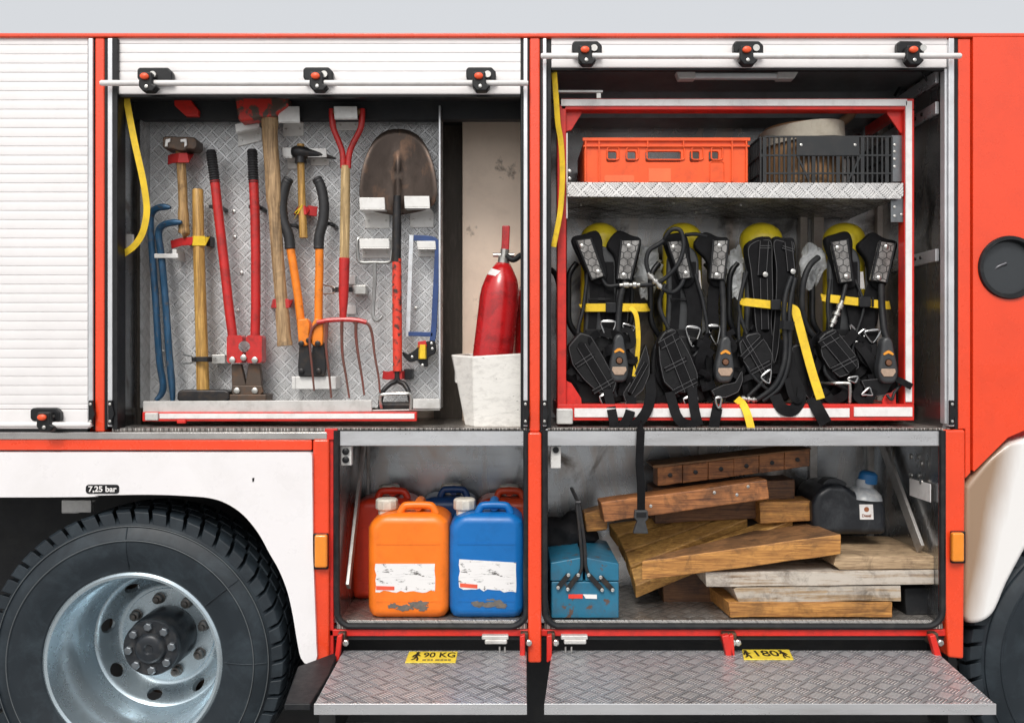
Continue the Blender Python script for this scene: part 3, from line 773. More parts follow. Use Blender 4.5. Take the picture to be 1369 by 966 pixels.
def bracket(u0, v0, u1, v1, w0, w1, wu0=None, wu1=None, tilt=0, y=.125):
    """angle bracket: flange standing out towards the viewer (v0..v1) and back plate (w0..w1)"""
    wu0 = u0 + 6 if wu0 is None else wu0; wu1 = u1 + 2 if wu1 is None else wu1
    m = MB(); m.poly([(u0, v0), (u1, v0 - tilt), (u1 + 1, v1 - tilt), (u0 + 1, v1)], y, y + .006)
    a, b, c, d = (u0 + 1, v1), (u1 + 1, v1 - tilt), (wu1, w0 - tilt), (wu0, w0)
    m.prism([W(*a, y), W(*b, y), W(*c, BY - .004), W(*d, BY - .004)], (0, 0, -.004))
    m.poly([(wu0, w0), (wu1, w0 - tilt), (wu1, w1 - tilt), (wu0, w1)], BY - .006, BY)
    o = m.obj('bracket', BRKT, board, .002)
    m = MB(); m.bolt(wu0 + 5, (w0 + w1) / 2, BY - .006, .004, .003, 8); m.bolt(wu1 - 5, (w0 + w1) / 2 - tilt, BY - .006, .004, .003, 8); m.obj('rivet', ZINC, o)
    return o
bracket(314, 166, 346, 177, 179, 196, 318, 350, 8, .17)
bracket(371, 142, 400, 163, 163, 182, 378, 406, 0)
bracket(446, 142, 477, 158, 160, 174, 450, 480, 0, .10)
bracket(377, 197, 390, 210, 210, 226, 384, 397, 0, .18)
bracket(410, 198, 436, 209, 209, 221, 415, 440, 0, .17)
bracket(480, 264, 514, 279, 285, 305, 488, 521, 0, .12)
bracket(540, 262, 574, 277, 283, 304, 548, 580, 0, .12)
bracket(480, 319, 520, 331, 331, 345, 484, 523, 0, .15)
bracket(557, 322, 582, 332, 332, 343, 559, 583, 0, .16)
m = MB(); m.pbox(394, 503, 442, 520, .15, .158); m.pbox(440, 503, 449, 520, .15, BY); m.pbox(390, 503, 396, 520, .15, BY); m.obj('jaw_holder', BRKT, board, .002)
m = MB(); m.pbox(462, 368, 475, 380, BY - .03, BY); m.pbox(452, 408, 476, 420, BY - .01, BY); m.obj('shaft_rest', BRKT, board, .002)
def band(pts, w, mat, name='rubber_strap', y=.12, th=.005):
    m = MB(); m.ribbon([W(u, v, yy) for u, v, yy in pts], w, th); return m.obj(name, mat, board, .0015)
def clampband(u0, u1, v, yf, w, mat, tail=None):
    pts = [(u0 - 1, v, BY), (u0, v, yf + .03), (u0 + 3, v, yf), (u1 - 3, v, yf), (u1, v, yf + .03), (u1 + 1, v, BY)]
    m = MB(); m.ribbon([W(a, b, c) for a, b, c in pts], w, .004)
    if tail: m.ribbon([W(*tail, yf + .045), W((tail[0] + u0) / 2, v + 1, yf + .02), W(u0 + 3, v, yf + .002)], w * .95, .004)
    return m.obj('rubber_strap', mat, board, .0015)
clampband(236, 254, 211, .15, .035, STRAPR, (225, 214))
clampband(256, 277, 322, .15, .034, YEL); clampband(258, 259.5, 322, .155, .03, STRAPR, (229, 327))
m = MB(); m.pbox(276, 315, 281, 329, .19, BY); m.obj('strap_anchor', BLK, board, .002)
clampband(365, 389, 405.5, .13, .032, STRAPR)
clampband(397, 411, 281, .17, .033, STRAPR, None); clampband(398, 402, 280, .165, .036, YEL); 
band([(411, 281, .19), (424, 283, .2)], .035, STRAPR)
clampband(524, 540, 501, .13, .03, STRAPR, (512, 501)); m = MB(); m.pbox(540, 493, 550, 507, .16, BY); m.obj('strap_anchor', BLK, board, .002)
def clip(u, v, side=1):
    m = MB(); m.pbox(u - 8, v - 2.5, u + 8, v + 2.5, .165, .17); m.poly([(u + 4 * side, v - 3), (u + 11 * side, v), (u + 11 * side, v + 5), (u + 4 * side, v + 3)], .18, BY); m.obj('spring_clip', BLK, board, .002)
clip(287, 276); clip(340, 276); clip(437, 299); clip(389, 301)
def toggle(u, v, y):
    m = MB(); m.ribbon([W(u - 12, v + 1, y + .04), W(u - 6, v, y), W(u + 8, v, y), W(u + 14, v, y + .03)], .018, .006); o = m.obj('toggle_clamp', BLACKIRON, board, .002)
    m = MB(); m.pbox(u + 14, v - 6, u + 32, v + 6, y + .05, BY); m.obj('clamp_plate', ZINC, o, .002)
    m = MB(); m.tube(cr([W(u - 24, v - 6, y + .05), W(u - 10, v - 3, y + .02), W(u - 10, v + 4, y + .02), W(u - 24, v + 6, y + .05)], 5), .003, 8); m.obj('clamp_wire', ZINC, o)
toggle(269, 480, .13); toggle(457, 387, .13)
m = MB(); m.pbox(230, 333, 236, 347, .16, BY); m.pbox(206, 339, 238, 345, .15, .165); m.obj('crowbar_holder', BRKT, board, .002)
m = MB(); m.poly([(232, 130), (252, 130), (265, 147), (265, 155), (248, 155), (233, 141)], .14, .20); m.obj('stop_block', RED2, T, .003)

# ================================================================== hand tools on the board
WD1 = wood('wood_handle_tan', (.34, .20, .075), (.60, .38, .17), 'Z', .5, amt=.4)
WD2 = wood('wood_handle_orange', (.45, .23, .05), (.68, .40, .11), 'Z', .45, amt=.25)
WD3 = wood('wood_handle_brown', (.22, .12, .05), (.42, .25, .11), 'Z', .55, amt=.6)
WD4 = wood('wood_handle_pale', (.5, .32, .13), (.70, .50, .25), 'Z', .5, amt=.3)
REDT = surf('red_tool_paint', (.52, .018, .016), .38, dirt=(.10, .015, .012), amt=.65, dscale=16, coat=.15, spots=(.09, .05, .04), spot_at=.72, spot_scale=70)
REDW = surf('red_worn_paint', (.70, .05, .025), .45, spots=(.05, .03, .025), spot_at=.60, spot_scale=45)
ORG = surf('orange_tool_paint', (.85, .23, .015), .35, dirt=(.25, .07, .015), amt=.45, dscale=18, spots=(.12, .07, .04), spot_at=.72, spot_scale=60)
BLUT = surf('blue_tool_paint', (.022, .085, .17), .42, metal=.2, dirt=(.03, .035, .05), amt=.6, dscale=16, spots=(.10, .09, .09), spot_at=.66, spot_scale=60)
GRIP = surf('black_rubber_grip', (.018, .018, .02), .55, dirt=(.05, .05, .05), amt=.3, dscale=20)

def pts(*a): return [W(*p) for p in a]

# club hammer
g = thing('club_hammer', 'short club hammer with rusty head and speckled wooden handle hanging upright at the board top', 'hammer', W(245, 312, .18))
m = MB(); m.tube(cr(pts((240, 190, .17), (242, 215, .17), (244, 250, .17), (245, 285, .17), (246, 309, .17), (246, 312, .17)), 4), [S(6, .17)] * 12 + [S(7, .17)] * 4 + [S(7.6, .17)] * 4 + [S(5.5, .17)], 14); m.obj('handle', wood('speckled_handle', (.32, .17, .06), (.55, .34, .14), 'Z', .6, amt=.9, dirt=(.07, .035, .015)), g)
m = MB(); m.poly([(217, 184), (220, 182), (258, 183), (263, 187), (263, 196), (259, 200), (250, 199), (245, 202), (236, 201), (231, 199), (220, 199), (217, 196)], .135, .205); m.obj('head', RUST, g, .006, 3)
m = MB(); m.poly([(221, 186), (228, 185), (227, 190), (224, 191), (224, 196), (220, 196)], .128, .135); m.poly([(241, 186), (249, 185), (250, 194), (246, 197), (246, 190), (241, 190)], .128, .135); m.obj('holder_prong', BRKT, board, .002)

# sledgehammer
g = thing('sledgehammer', 'long straight orange-wood sledgehammer standing on its black head beside the crowbars', 'sledgehammer', W(271, 535, .17))
m = MB(); m.tube(pts((264.5, 253, .17), (264.5, 255, .17), (266, 340, .17), (268.5, 420, .17), (271.5, 521, .17)), [S(6.6), S(7.6), S(8), S(8.2), S(8.8)], 16); m.obj('handle', WD2, g)
m = MB(); m.poly([(237, 523), (243, 521), (300, 521), (306, 523), (307, 534), (302, 537), (241, 537), (236, 534)], .125, .215); m.obj('head', BLACKIRON, g, .007, 3)

# crowbars
def crow(path, lab, tipw):
    p = cr(pts(*path), 6); n = len(p)
    rad = [S(4.6, .18) * (min(1, .45 + i / 7)) * (1 if i < n - 8 else max(.55, 1 - (i - n + 8) * .06)) for i in range(n)]
    m = MB(); m.tube(p, rad, 8); o = m.obj('crowbar', BLUT, None, smooth=45); return tag(o, lab, 'crowbar', 'two blue crowbars')
crow([(228, 277.5, .15), (215, 277, .16), (205, 282, .17), (201, 294, .18), (203, 330, .18), (208, 400, .18), (213, 480, .18), (218, 512, .18), (216, 526, .18), (208, 535, .17)], 'dark blue crowbar with the higher hook, leftmost tool on the board', 0)
crow([(243, 297, .14), (228, 298, .15), (217, 302, .16), (212, 313, .17), (216, 345, .17), (221, 400, .17), (226, 470, .17), (230, 515, .17), (231, 537, .17)], 'brighter blue crowbar with the lower hook, between the other crowbar and the sledgehammer', 0)

# red bolt cutter
g = thing('bolt_cutter', 'large red bolt cutter with straight black ribbed grips, jaws down', 'bolt cutter', W(328, 530, .17))
for path, gp in (([(287, 240, .165), (292, 285, .165), (299, 345, .165), (306, 410, .165), (312, 456, .165)], [(282, 201, .165), (287.5, 244, .165)]), ([(339, 240, .165), (341, 285, .165), (342, 340, .165), (342, 410, .165), (341, 456, .165)], [(337, 200, .165), (339, 244, .165)])):
    m = MB(); m.tube(pts(*path), S(6.4, .16), 14); h = m.obj('handle', REDT, g)
    a, b = pts(*gp); n = 26
    m = MB(); m.tube([a.lerp(b, i / n) for i in range(n + 1)], [S(6 if i % 2 else 7.3, .16) * (.75 if i == 0 else 1) for i in range(n + 1)], 14); m.obj('grip', GRIP, h, smooth=25)
m = MB(); m.poly(rrect(303, 448, 324, 485, 4), .13, .185); m.poly(rrect(329, 448, 350, 485, 4), .13, .185); m.poly([(312, 472), (340, 472), (346, 484), (340, 487), (312, 487), (306, 484)], .14, .18); hd = m.obj('head', REDT, g)
cut(hd, MB().cyl(W(326.5, 463, .1), W(326.5, 463, .25), S(7.5, .13), 24), .003)
m = MB(); m.poly([(309, 486), (322, 486), (328, 512), (332, 486), (347, 486), (350, 514), (344, 526), (310, 526)], .15, .175); m.poly([(310, 515), (350, 515), (352, 524), (346, 530), (312, 530), (309, 524)], .14, .155); m.obj('jaw', RUST, g, .004)
m = MB()
for u, v in ((311, 481), (326, 478), (341, 481), (317, 522), (341, 522)): m.bolt(u, v, .128 if v < 500 else .14, .011, .008, 8)
m.obj('bolt', ZINC, g)
m = MB(); m.pbox(306, 527, 356, 537, .13, .22); m.obj('jaw_rest', RUST, board, .004)

# felling axe
g = thing('axe', 'large axe with curved brown handle, red rusty head at the board top', 'axe', W(376, 460, .16))
p = cr(pts((361, 152, .14), (361, 185, .14), (364, 225, .14), (367, 280, .14), (371, 340, .14), (376, 400, .14), (379, 440, .14), (381, 462, .14)), 4); n = len(p)
m = MB(); m.tube(p, [S(11.5 if i < 3 else 10.5 if i < 12 else 8.4 if i < 22 else 9.5 if i < n - 2 else 10.5, .14) for i in range(n)], 16)
bmesh.ops.scale(m.bm, vec=(1, .8, 1), space=Matrix.Translation((0, -W(0, 0, .14).y, 0)), verts=m.bm.verts); m.obj('handle', wood('axe_handle', (.30, .18, .08), (.55, .36, .19), 'Z', .6, amt=.5), g)
HEADR = surf('axe_head_red', (.55, .03, .02), .45, spots=(.09, .06, .045), spot_at=.52, spot_scale=22, edge=.05)
m = MB(); m.poly([(313, 128), (384, 126), (386, 140), (372, 150), (368, 156), (345, 157), (335, 160), (318, 162)], .11, .18); m.obj('head', HEADR, g, .01, 3)

# orange bolt cutter
g = thing('bolt_cutter', 'orange bolt cutter with curved black grips, jaws held in a grey holder', 'bolt cutter', W(418, 505, .15))
for path, gp in (([(387, 325, .15), (393, 360, .15), (399, 400, .15), (404, 445, .15)], [(387, 238, .15), (381, 250, .15), (377, 272, .15), (379, 295, .15), (386, 315, .15), (388, 333, .15)]), ([(427, 325, .15), (427, 360, .15), (426, 400, .15), (426, 445, .15)], [(423, 238, .15), (429, 250, .15), (433, 272, .15), (432, 295, .15), (427, 315, .15), (426, 333, .15)])):
    m = MB(); m.tube(pts(*path), S(5.6, .15), 12); h = m.obj('handle', ORG, g)
    q = cr(pts(*gp), 7); m = MB(); m.tube(q, [S((6.6 if i % 2 else 7.2) * (.8 if i == 0 else 1), .15) for i in range(len(q))], 14); m.obj('grip', GRIP, h, smooth=30)
m = MB(); m.poly([(397, 427), (410, 425), (414, 432), (413, 445), (414, 457), (411, 462), (399, 462), (398, 450)], .125, .17); m.poly([(417, 432), (421, 425), (432, 427), (432, 450), (431, 462), (418, 462), (415, 457), (417, 445)], .125, .17); m.obj('head', ORG, g, .006, 3)
m = MB(); m.poly([(400, 458), (411, 456), (415, 480), (419, 456), (433, 458), (436, 490), (434, 503), (399, 503), (398, 490)], .135, .165); m.obj('jaw', BLACKIRON, g, .004)
m = MB()
for u, v in ((403, 459), (425, 459), (413, 455), (403, 496), (426, 496)): m.bolt(u, v, .124 if v < 480 else .135, .010, .008, 8)
m.obj('bolt', BLACKIRON, g)

# small pick axe
g = thing('pick_hammer', 'small hammer with black conical head and thin wooden handle between two grey brackets', 'hammer', W(404, 318, .18))
m = MB(); m.tube(pts((402, 193, .18), (402.5, 230, .18), (404, 280, .18), (406, 318, .18)), [S(5, .18), S(4.8, .18), S(5.2, .18), S(5.6, .18)], 12); m.obj('handle', WD2, g)
m = MB(); m.tube(pts((390, 203, .18), (394, 203, .18), (402, 204, .18), (412, 205, .18), (428, 207, .18), (449, 212, .18)), [S(5, .18), S(8, .18), S(9.5, .18), S(7, .18), S(4.5, .18), S(1.2, .18)], 14); m.lathe([(S(8, .18), -.03), (S(6, .18), .02)], W(402, 207, .18), (0, 0, 1), 14); m.obj('head', BLACKIRON, g)

# garden fork
g = thing('garden_fork', 'garden fork with red Y-shaped grip and pale wooden shaft, five thin tines pointing down', 'garden fork', W(462, 530, .13))
m = MB(); m.tube(pts((462, 222, .13), (461.5, 280, .13), (460.5, 348, .13)), [S(6, .13), S(6.6, .13), S(6.4, .13)], 14); m.obj('shaft', WD4, g)
m = MB()
for sx in (-1, 1): m.tube(cr(pts((464 + sx * 20, 146, .13), (464 + sx * 20, 156, .13), (464 + sx * 18, 172, .13), (463 + sx * 9, 192, .13), (462.5 + sx * 4.5, 206, .13), (462 + sx * 3.3, 225, .13)), 5), [S(4.2, .13)] * 10 + [S(4, .13)] * 16, 12)
m.obj('grip_fork', REDT, g)
m = MB(); m.tube(pts((446, 150, .13), (482, 150, .13)), S(4.5, .13), 12); m.obj('grip', WD3, g)
m = MB(); m.tube(pts((460.5, 345, .13), (459.5, 395, .13), (458.5, 425, .13)), [S(7.2, .13), S(6.6, .13), S(4.5, .13)], 14); m.obj('ferrule', REDT, g)
TINE = surf('tine_steel', (.16, .07, .055), .45, metal=.5, dirt=(.3, .03, .02), amt=.5, dscale=8)
m = MB()
for path in ([(438, 430, .12), (426, 432, .12), (417, 441, .12), (414, 458, .11), (417, 490, .10), (420, 522, .09)], [(437, 430, .12), (437, 445, .12), (436, 465, .11), (440, 500, .1), (443, 532, .09)], [(457, 430, .12), (457, 450, .12), (458, 475, .11), (463, 505, .1), (467, 532, .09)], [(476, 430, .12), (476, 450, .12), (479, 475, .11), (484, 505, .1), (487, 528, .09)], [(472, 430, .12), (486, 430, .12), (494, 436, .12), (498, 450, .12), (501, 475, .11), (506, 503, .1), (508, 525, .09)]):
    q = cr(pts(*path), 5); m.tube(q, [S(2.4 - 1.2 * i / len(q), .12) for i in range(len(q))], 8)
m.obj('tines', TINE, g)
m = MB(); m.tube(cr(pts((424, 431, .12), (440, 428, .12), (460, 427, .12), (478, 428, .12), (490, 431, .12)), 5), S(3.2, .12), 8); m.obj('cross_bar', REDT, g)

# shovel, blade up
g = thing('shovel', 'round-point shovel hanging blade up, dark blade and rust-speckled red handle', 'shovel', W(530, 545, .14))
out = cr2([(532, 172.5), (512, 177), (497, 192), (486, 218), (481, 245), (481, 265), (487, 278), (505, 284), (527, 288), (533, 288), (556, 284), (575, 278), (584, 265), (584, 245), (579, 218), (568, 192), (553, 177)], 4)
m = MB(); bm = m.bm
cx, cy = 532, 235
rings = []
for k in range(0, 9):
    f = k / 8
    ring = []
    for (u, v) in out:
        uu, vv = cx + (u - cx) * f, cy + (v - cy) * f
        lat = (uu - cx) / 52
        dep = .115 + .05 * (1 - lat * lat) + .012 * ((vv - 172) / 110)
        rib = math.exp(-((uu - cx) / 4.5) ** 2) * max(0, min(1, (vv - 198) / 25))
        ring.append(bm.verts.new(W(uu, vv, dep - .016 * rib)))
    rings.append(ring)
for a, b in zip(rings[:-1], rings[1:]):
    for j in range(len(out)):
        m.face((a[j], a[(j + 1) % len(out)], b[(j + 1) % len(out)], b[j]))
bmesh.ops.remove_doubles(bm, verts=bm.verts, dist=.0004)
bl = m.obj('blade', surf('shovel_blade', (.10, .075, .062), .36, metal=.7, dirt=(.035, .025, .02), amt=.8, dscale=4, stretch=(1, 1, .6), bump=.2, bscale=40, spots=(.20, .12, .08), spot_at=.66, spot_scale=16, edge=.14), g, smooth=80)
sm = bl.modifiers.new('Solidify', 'SOLIDIFY'); sm.thickness = .0035
m = MB(); m.tube(pts((531, 262, .13), (530.5, 300, .13), (530, 350, .13)), [S(5, .13), S(6.2, .13), S(6.4, .13)], 14); m.obj('socket', BLACKIRON, g)
m = MB(); m.tube(pts((530.5, 346, .13), (531, 420, .13), (531.5, 496, .13)), [S(6.2, .13), S(6.6, .13), S(6.2, .13)], 14); m.obj('handle', REDW, g)
m = MB(); m.tube(cr(pts((531, 492, .13), (530, 508, .13), (522, 513, .13), (512, 523, .12), (508, 540, .12)), 5), S(3.4, .13), 10); m.tube(cr(pts((531, 492, .13), (532, 508, .13), (540, 513, .13), (546, 523, .12), (550, 540, .12)), 5), S(3.4, .13), 10); m.tube(pts((506, 542, .12), (552, 542, .12)), S(5.5, .12), 12); m.obj('d_grip', BLACKIRON, g)
m = MB(); m.tube(cr(pts((510, 545, .10), (508, 530, .08), (514, 527, .075), (540, 526, .075), (549, 528, .08), (549, 548, .09)), 4), .0055, 8); m.obj('grip_stirrup', ZINC, board)

# hook tool
m = MB(); m.tube(cr(pts((482, 318, .17), (478, 322, .165), (479, 346, .165), (484, 351, .165), (500, 351, .165), (518, 351, .165), (523, 346, .165), (524, 324, .165), (520, 318, .17)), 4), S(2.3, .17), 8)
m.tube(cr(pts((501, 351, .165), (501, 380, .165), (499, 410, .165), (499, 422, .16), (503, 428, .155), (508, 426, .15), (511, 422, .15)), 5), [S(2.6, .17)] * 22 + [S(2.2 - .15 * k, .17) for k in range(9)], 8)
tag(m.obj('hook_tool', surf('grey_steel_rod', (.38, .38, .37), .35, metal=.8, dirt=(.1, .09, .08), amt=.4, dscale=20), None), 'thin grey steel hook with rectangular handle hanging left of the red-handled shovel', 'hook')

# hacksaw
g = thing('hacksaw', 'hacksaw with dark blue frame hanging upright at the right edge of the board', 'hacksaw', W(565, 490, .17))
BLUS = surf('saw_blue_paint', (.025, .06, .19), .4, dirt=(.02, .03, .07), amt=.4, dscale=20)
m = MB(); m.sweep(cr(pts((553, 318, .17), (572, 319, .17), (582, 322, .17), (585, 332, .17), (584, 360, .17), (582, 400, .17), (580, 440, .17), (578, 456, .17)), 5), [(-.010, -.006), (.010, -.006), (.010, .006), (-.010, .006)]); m.sweep(pts((546, 446, .17), (579, 447, .17)), [(-.008, -.006), (.008, -.006), (.008, .006), (-.008, .006)]); m.obj('frame', BLUS, g, .002)
m = MB(); m.sweep(pts((550, 314, .17), (545, 450, .17)), [(-.007, -.001), (.007, -.001), (.007, .001), (-.007, .001)]); m.obj('saw_blade', surf('saw_blade', (.72, .75, .78), .35, metal=.6, dirt=(.3, .2, .12), amt=.4, dscale=20), g)
m = MB(); m.poly(cr2([(579, 455), (582, 462), (581, 472), (572, 478), (571, 490), (562, 487), (558, 482), (548, 484), (540, 477), (538, 470), (546, 473), (556, 466), (566, 458)], 4), .155, .185); h = m.obj('handle', BLK, g, .004)
m = MB(); m.bolt(577, 459, .155, .005, .004, 8); m.bolt(578, 466, .155, .005, .004, 8); m.bolt(551, 477, .155, .005, .004, 8); m.bolt(565, 488, .155, .005, .004, 8); m.obj('rivet', ZINC, h)
clampband(559, 571, 470, .14, .05, YEL); band([(559, 461, .145), (570, 459, .15)], .022, STRAPR)

# ================================================================== box and fire extinguishers beside the board
BOX = surf('white_dirty_plastic', (.76, .74, .70), .5, dirt=(.30, .28, .26), amt=.45, dscale=14, stretch=(1, 1, 2.5), var=.05, spots=(.16, .15, .14), spot_at=.73, spot_scale=34, edge=.06, bump=.1)
m = MB()
def ringat(y0, u0, u1, v): return None
top = [W(603, 474, .20), W(604, 474, .12), W(632, 476, .05), W(700, 472, .05), W(715, 472, .06), W(712, 472, .40), W(625, 472, .40)]
bot = [W(622, 566, .19), W(622, 569, .12), W(634, 571, .06), W(700, 571, .055), W(712, 571, .06), W(704, 560, .36), W(640, 560, .36)]
n = len(top); ctr = sum(top, Vector()) / n
inn = [p.lerp(ctr, .09) for p in top]; low = [p + (Vector((0, 0, -.1))) for p in inn]
vs = [[m.bm.verts.new(p) for p in q] for q in (bot, top, inn, low)]
m.face(vs[0]); m.face(vs[3])
for a, b in zip(vs[:-1], vs[1:]):
    for i in range(n): m.face((a[i], a[(i + 1) % n], b[(i + 1) % n], b[i]))
tag(m.obj('storage_box', BOX, None, .008, 3), 'open dirty white plastic box holding the fire extinguishers beside the tool board', 'box')
EXT = surf('extinguisher_red', (.50, .012, .015), .25, dirt=(.07, .008, .008), amt=.75, dscale=8, coat=.4)
def extinguisher(base, topp, r, lab, full=True):
    base, topp = Vector(base), Vector(topp); ax = (topp - base).normalized(); Ln = (topp - base).length
    g = thing('fire_extinguisher', lab, 'fire extinguisher', base, 'fire extinguishers in the white box')
    m = MB(); m.lathe([(0, 0), (r * .9, 0), (r, .012), (r, Ln * .42), (r * 1.012, Ln * .42), (r * 1.012, Ln * .43), (r, Ln * .43), (r, Ln * .76), (r * .96, Ln * .82), (r * .8, Ln * .9), (r * .55, Ln * .96), (r * .36, Ln), (0, Ln)], base, ax, 40); m.obj('cylinder', EXT, g, smooth=60)
    f_ = (Vector((0, -1, 0)) - ax * ax.dot(Vector((0, -1, 0)))).normalized(); s_ = f_.cross(ax)
    m = MB(); n_ = 12
    def onc(k, rr, hh):
        an = R(-62 + 92 * k / n_) + 0; return base + ax * (Ln * (hh - .028 * k / n_)) + (f_ * math.cos(an) - s_ * math.sin(an)) * (r * rr)
    rows = [[m.bm.verts.new(onc(k, q0, q1)) for k in range(n_ + 1)] for q0, q1 in ((.80, .912), (.64, .955), (.60, .95), (.76, .905))]
    for i in range(4):
        for k in range(n_): m.face((rows[i][k], rows[i][k + 1], rows[(i + 1) % 4][k + 1], rows[(i + 1) % 4][k]))
    m.face([q[0] for q in rows]); m.face([q[-1] for q in rows]); m.obj('neck_label', REFL, g)
    t = base + ax * Ln
    m = MB(); m.lathe([(r * .3, -.01), (r * .3, .02), (r * .22, .02), (r * .22, .05), (0, .05)], t, ax, 16); m.cyl(t + ax * .03 - Vector((.04, 0, 0)), t + ax * .03 + Vector((.035, 0, 0)), .008, 10); m.obj('valve', ZINC, g)
    m = MB(); m.sweep([t + ax * .03, t + ax * .055, t + ax * .10 + Vector((-.003, 0, 0)), t + ax * .135 + Vector((-.006, 0, 0))], [(-.014, -.008), (.014, -.008), (.014, .008), (-.014, .008)]); m.obj('lever', EXT, g, .004)
    m = MB(); m.tube(cr([t + ax * .025 + Vector((.01, -.01, 0)), t + ax * .01 + Vector((.035, -.02, 0)), t + ax * .03 + Vector((.07, 0, 0)), t + Vector((.10, .03, -.03)), t + Vector((.11, .05, -.2))], 6), .010, 10); m.obj('hose', RUB, g)
extinguisher(W(650, 548, .2), W(673, 352, .2), S(26.5, .2), 'red fire extinguisher with white neck band leaning in the white box')
extinguisher(W(708, 548, .31), W(712, 372, .31), S(25, .31), 'second red fire extinguisher half hidden behind the door post')

# yellow pull straps of the shutters
m = MB(); m.ribbon(cr([W(169, 132, .04), W(174, 160, .04), (W(181, 195, .035)), W(190, 235, .03), W(195, 265, .03), W(196, 285, .03), W(191, 310, .03), W(180, 328, .035), W(164, 340, .045)], 6), .021, .003, (0.35, -1, 0))
tag(m.obj('pull_strap', YEL, None), 'yellow pull strap curving down in front of the left tool locker edge', 'strap', 'yellow shutter pull straps')
m = MB(); m.ribbon(cr([W(741, 97, .02), W(743.5, 130, .03), W(746, 165, .04), W(750, 190, .045), W(752, 225, .045), W(751, 260, .04), W(748, 290, .035), W(740, 330, .03)], 6), .019, .003, (-.5, -1, 0))
tag(m.obj('pull_strap', YEL, None), 'yellow pull strap hanging beside the red frame of the breathing apparatus locker', 'strap', 'yellow shutter pull straps')
# ================================================================== pull-out red frame with shelf (part of the truck)
m = MB(); m.pbox(750, 131.5, 1222.5, 147, .08, .13); sf = m.obj('slide_frame', RED2, T, .004)
def fpart(u0, v0, u1, v1, y0, y1, name='frame_bar', mat=RED2, bev=.003):
    m = MB(); m.pbox(u0, v0, u1, v1, y0, y1); return m.obj(name, mat, sf, bev)
fpart(1209, 147, 1222.5, 540, .08, .13); fpart(745, 140, 757, 545, .08, .14)
fpart(745, 540, 1222.5, 562, .07, .13)
fpart(746, 132, 758, 560, .5, .53); fpart(1200, 132, 1215, 545, .5, .53)
fpart(746, 540, 760, 560, .13, .5); fpart(1205, 540, 1222, 560, .13, .5); fpart(1212, 132, 1222, 146, .13, .5)
fpart(750, 132.5, 1213, 141.5, .075, .085, 'reflective_strip', REFL, .001)
fpart(1211, 135, 1219.5, 537, .075, .085, 'reflective_strip', REFL, .001)
fpart(768, 545.5, 1136, 557.5, .065, .075, 'reflective_strip', REFL, .001)
fpart(1142, 544, 1220, 556.5, .065, .075, 'reflective_strip', REFL, .001)
fpart(744, 546, 766, 567, .045, .075, 'end_block', GREYW, .005)
fpart(760, 541, 1205, 544, .13, .5, 'frame_tray', T_FL, .001)
def gus(pp):
    m = MB(); m.poly(pp, .10, .108); m.obj('gusset', RED2, sf, .002)
gus([(756, 146), (779, 146), (777, 153), (764, 174), (756, 176)]); gus([(1186, 146), (1210, 146), (1210, 178), (1204, 178), (1186, 152)])
gus([(756, 508), (764, 512), (777, 532), (778, 541), (756, 541)]); gus([(1198, 506), (1191, 514), (1180, 534), (1180, 541), (1198, 541)])
fpart(797, 121, 804, 132, .09, .12, 'slide_knob', ZINC, .003); fpart(746, 120.5, 806, 123.5, .085, .1, 'slide_bar', BRKT, .001)
# shelf: deep tread-plate tray seen from below
T_SH = tread('tread_plate_shelf', ('X', 'Y'), .075, (.34, .33, .32), dirt=(.03, .026, .022), amt=.6, rough=.25, strength=1.2, grime_shade=.2, wear_glint=2.4, wide=-.7)
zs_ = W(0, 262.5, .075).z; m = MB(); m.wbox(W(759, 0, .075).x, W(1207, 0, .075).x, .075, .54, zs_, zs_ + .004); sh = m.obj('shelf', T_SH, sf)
m = MB(); m.poly([(758, 243.5), (1208, 244.5), (1208, 262), (1204, 266), (758, 263)], .068, .075); m.obj('shelf_lip', tread('tread_plate_lip', ('X', 'Z'), .042, (.72, .71, .70), amt=.15, rough=.45), sf, .002)
m = MB(); m.wbox(W(759, 0, .075).x, W(1207, 0, .075).x, .541, .546, zs_, zs_ + .05); m.obj('shelf_back_lip', ALUD, sf)
m = MB(); m.pbox(1192, 181, 1207, 243, .1, .106); m.pbox(1191, 265, 1208, 297, .09, .096); ha = m.obj('shelf_hanger', surf('perforated_steel', (.2, .21, .22), .35, metal=.8, dirt=(.05, .05, .05), amt=.4, dscale=12), sf, .001)
m = MB(); m.pbox(755, 178, 759, 292, .09, .1); m.obj('shelf_hanger', BRKT, sf, .001)
m = MB()
for v in (194, 203, 213, 223, 277, 289): m.bolt(1196, v, .09 if v > 260 else .1, .005, .003, 8)
m.bolt(761.5, 229, .1, .006, .004); m.bolt(761.5, 239, .1, .006, .004); m.bolt(1205, 287, .09, .005, .003, 8)
m.obj('hanger_bolt', ZINC, sf)
m = MB()
for (u, y) in ((776, .25), (990, .25), (930, .4), (1050, .12), (900, .2), (1130, .3)):
    m.lathe([(.006, 0), (.006, .004), (0, .005)], W(u, 0, y) * 1 + Vector((0, 0, zs_ - W(u, 0, y).z)), (0, 0, -1), 8)
m.obj('shelf_rivet', ZINC, sf)
# uprights on the back wall seen behind the packs
for u, w in ((1075, 10), (1095, 14), (1178, 10)):
    m = MB(); m.pbox(u - w / 2, 140, u + w / 2, 572, .52, .55); m.obj('back_upright', surf('warm_upright', (.55, .50, .46), .4, metal=.5, dirt=(.2, .12, .08), amt=.4, dscale=6), T, .003)
m = MB(); m.box((X(1238), .32, Zv(560)), (.09, .1, .055)); m.obj('floor_bracket', BROWN, T, .004)

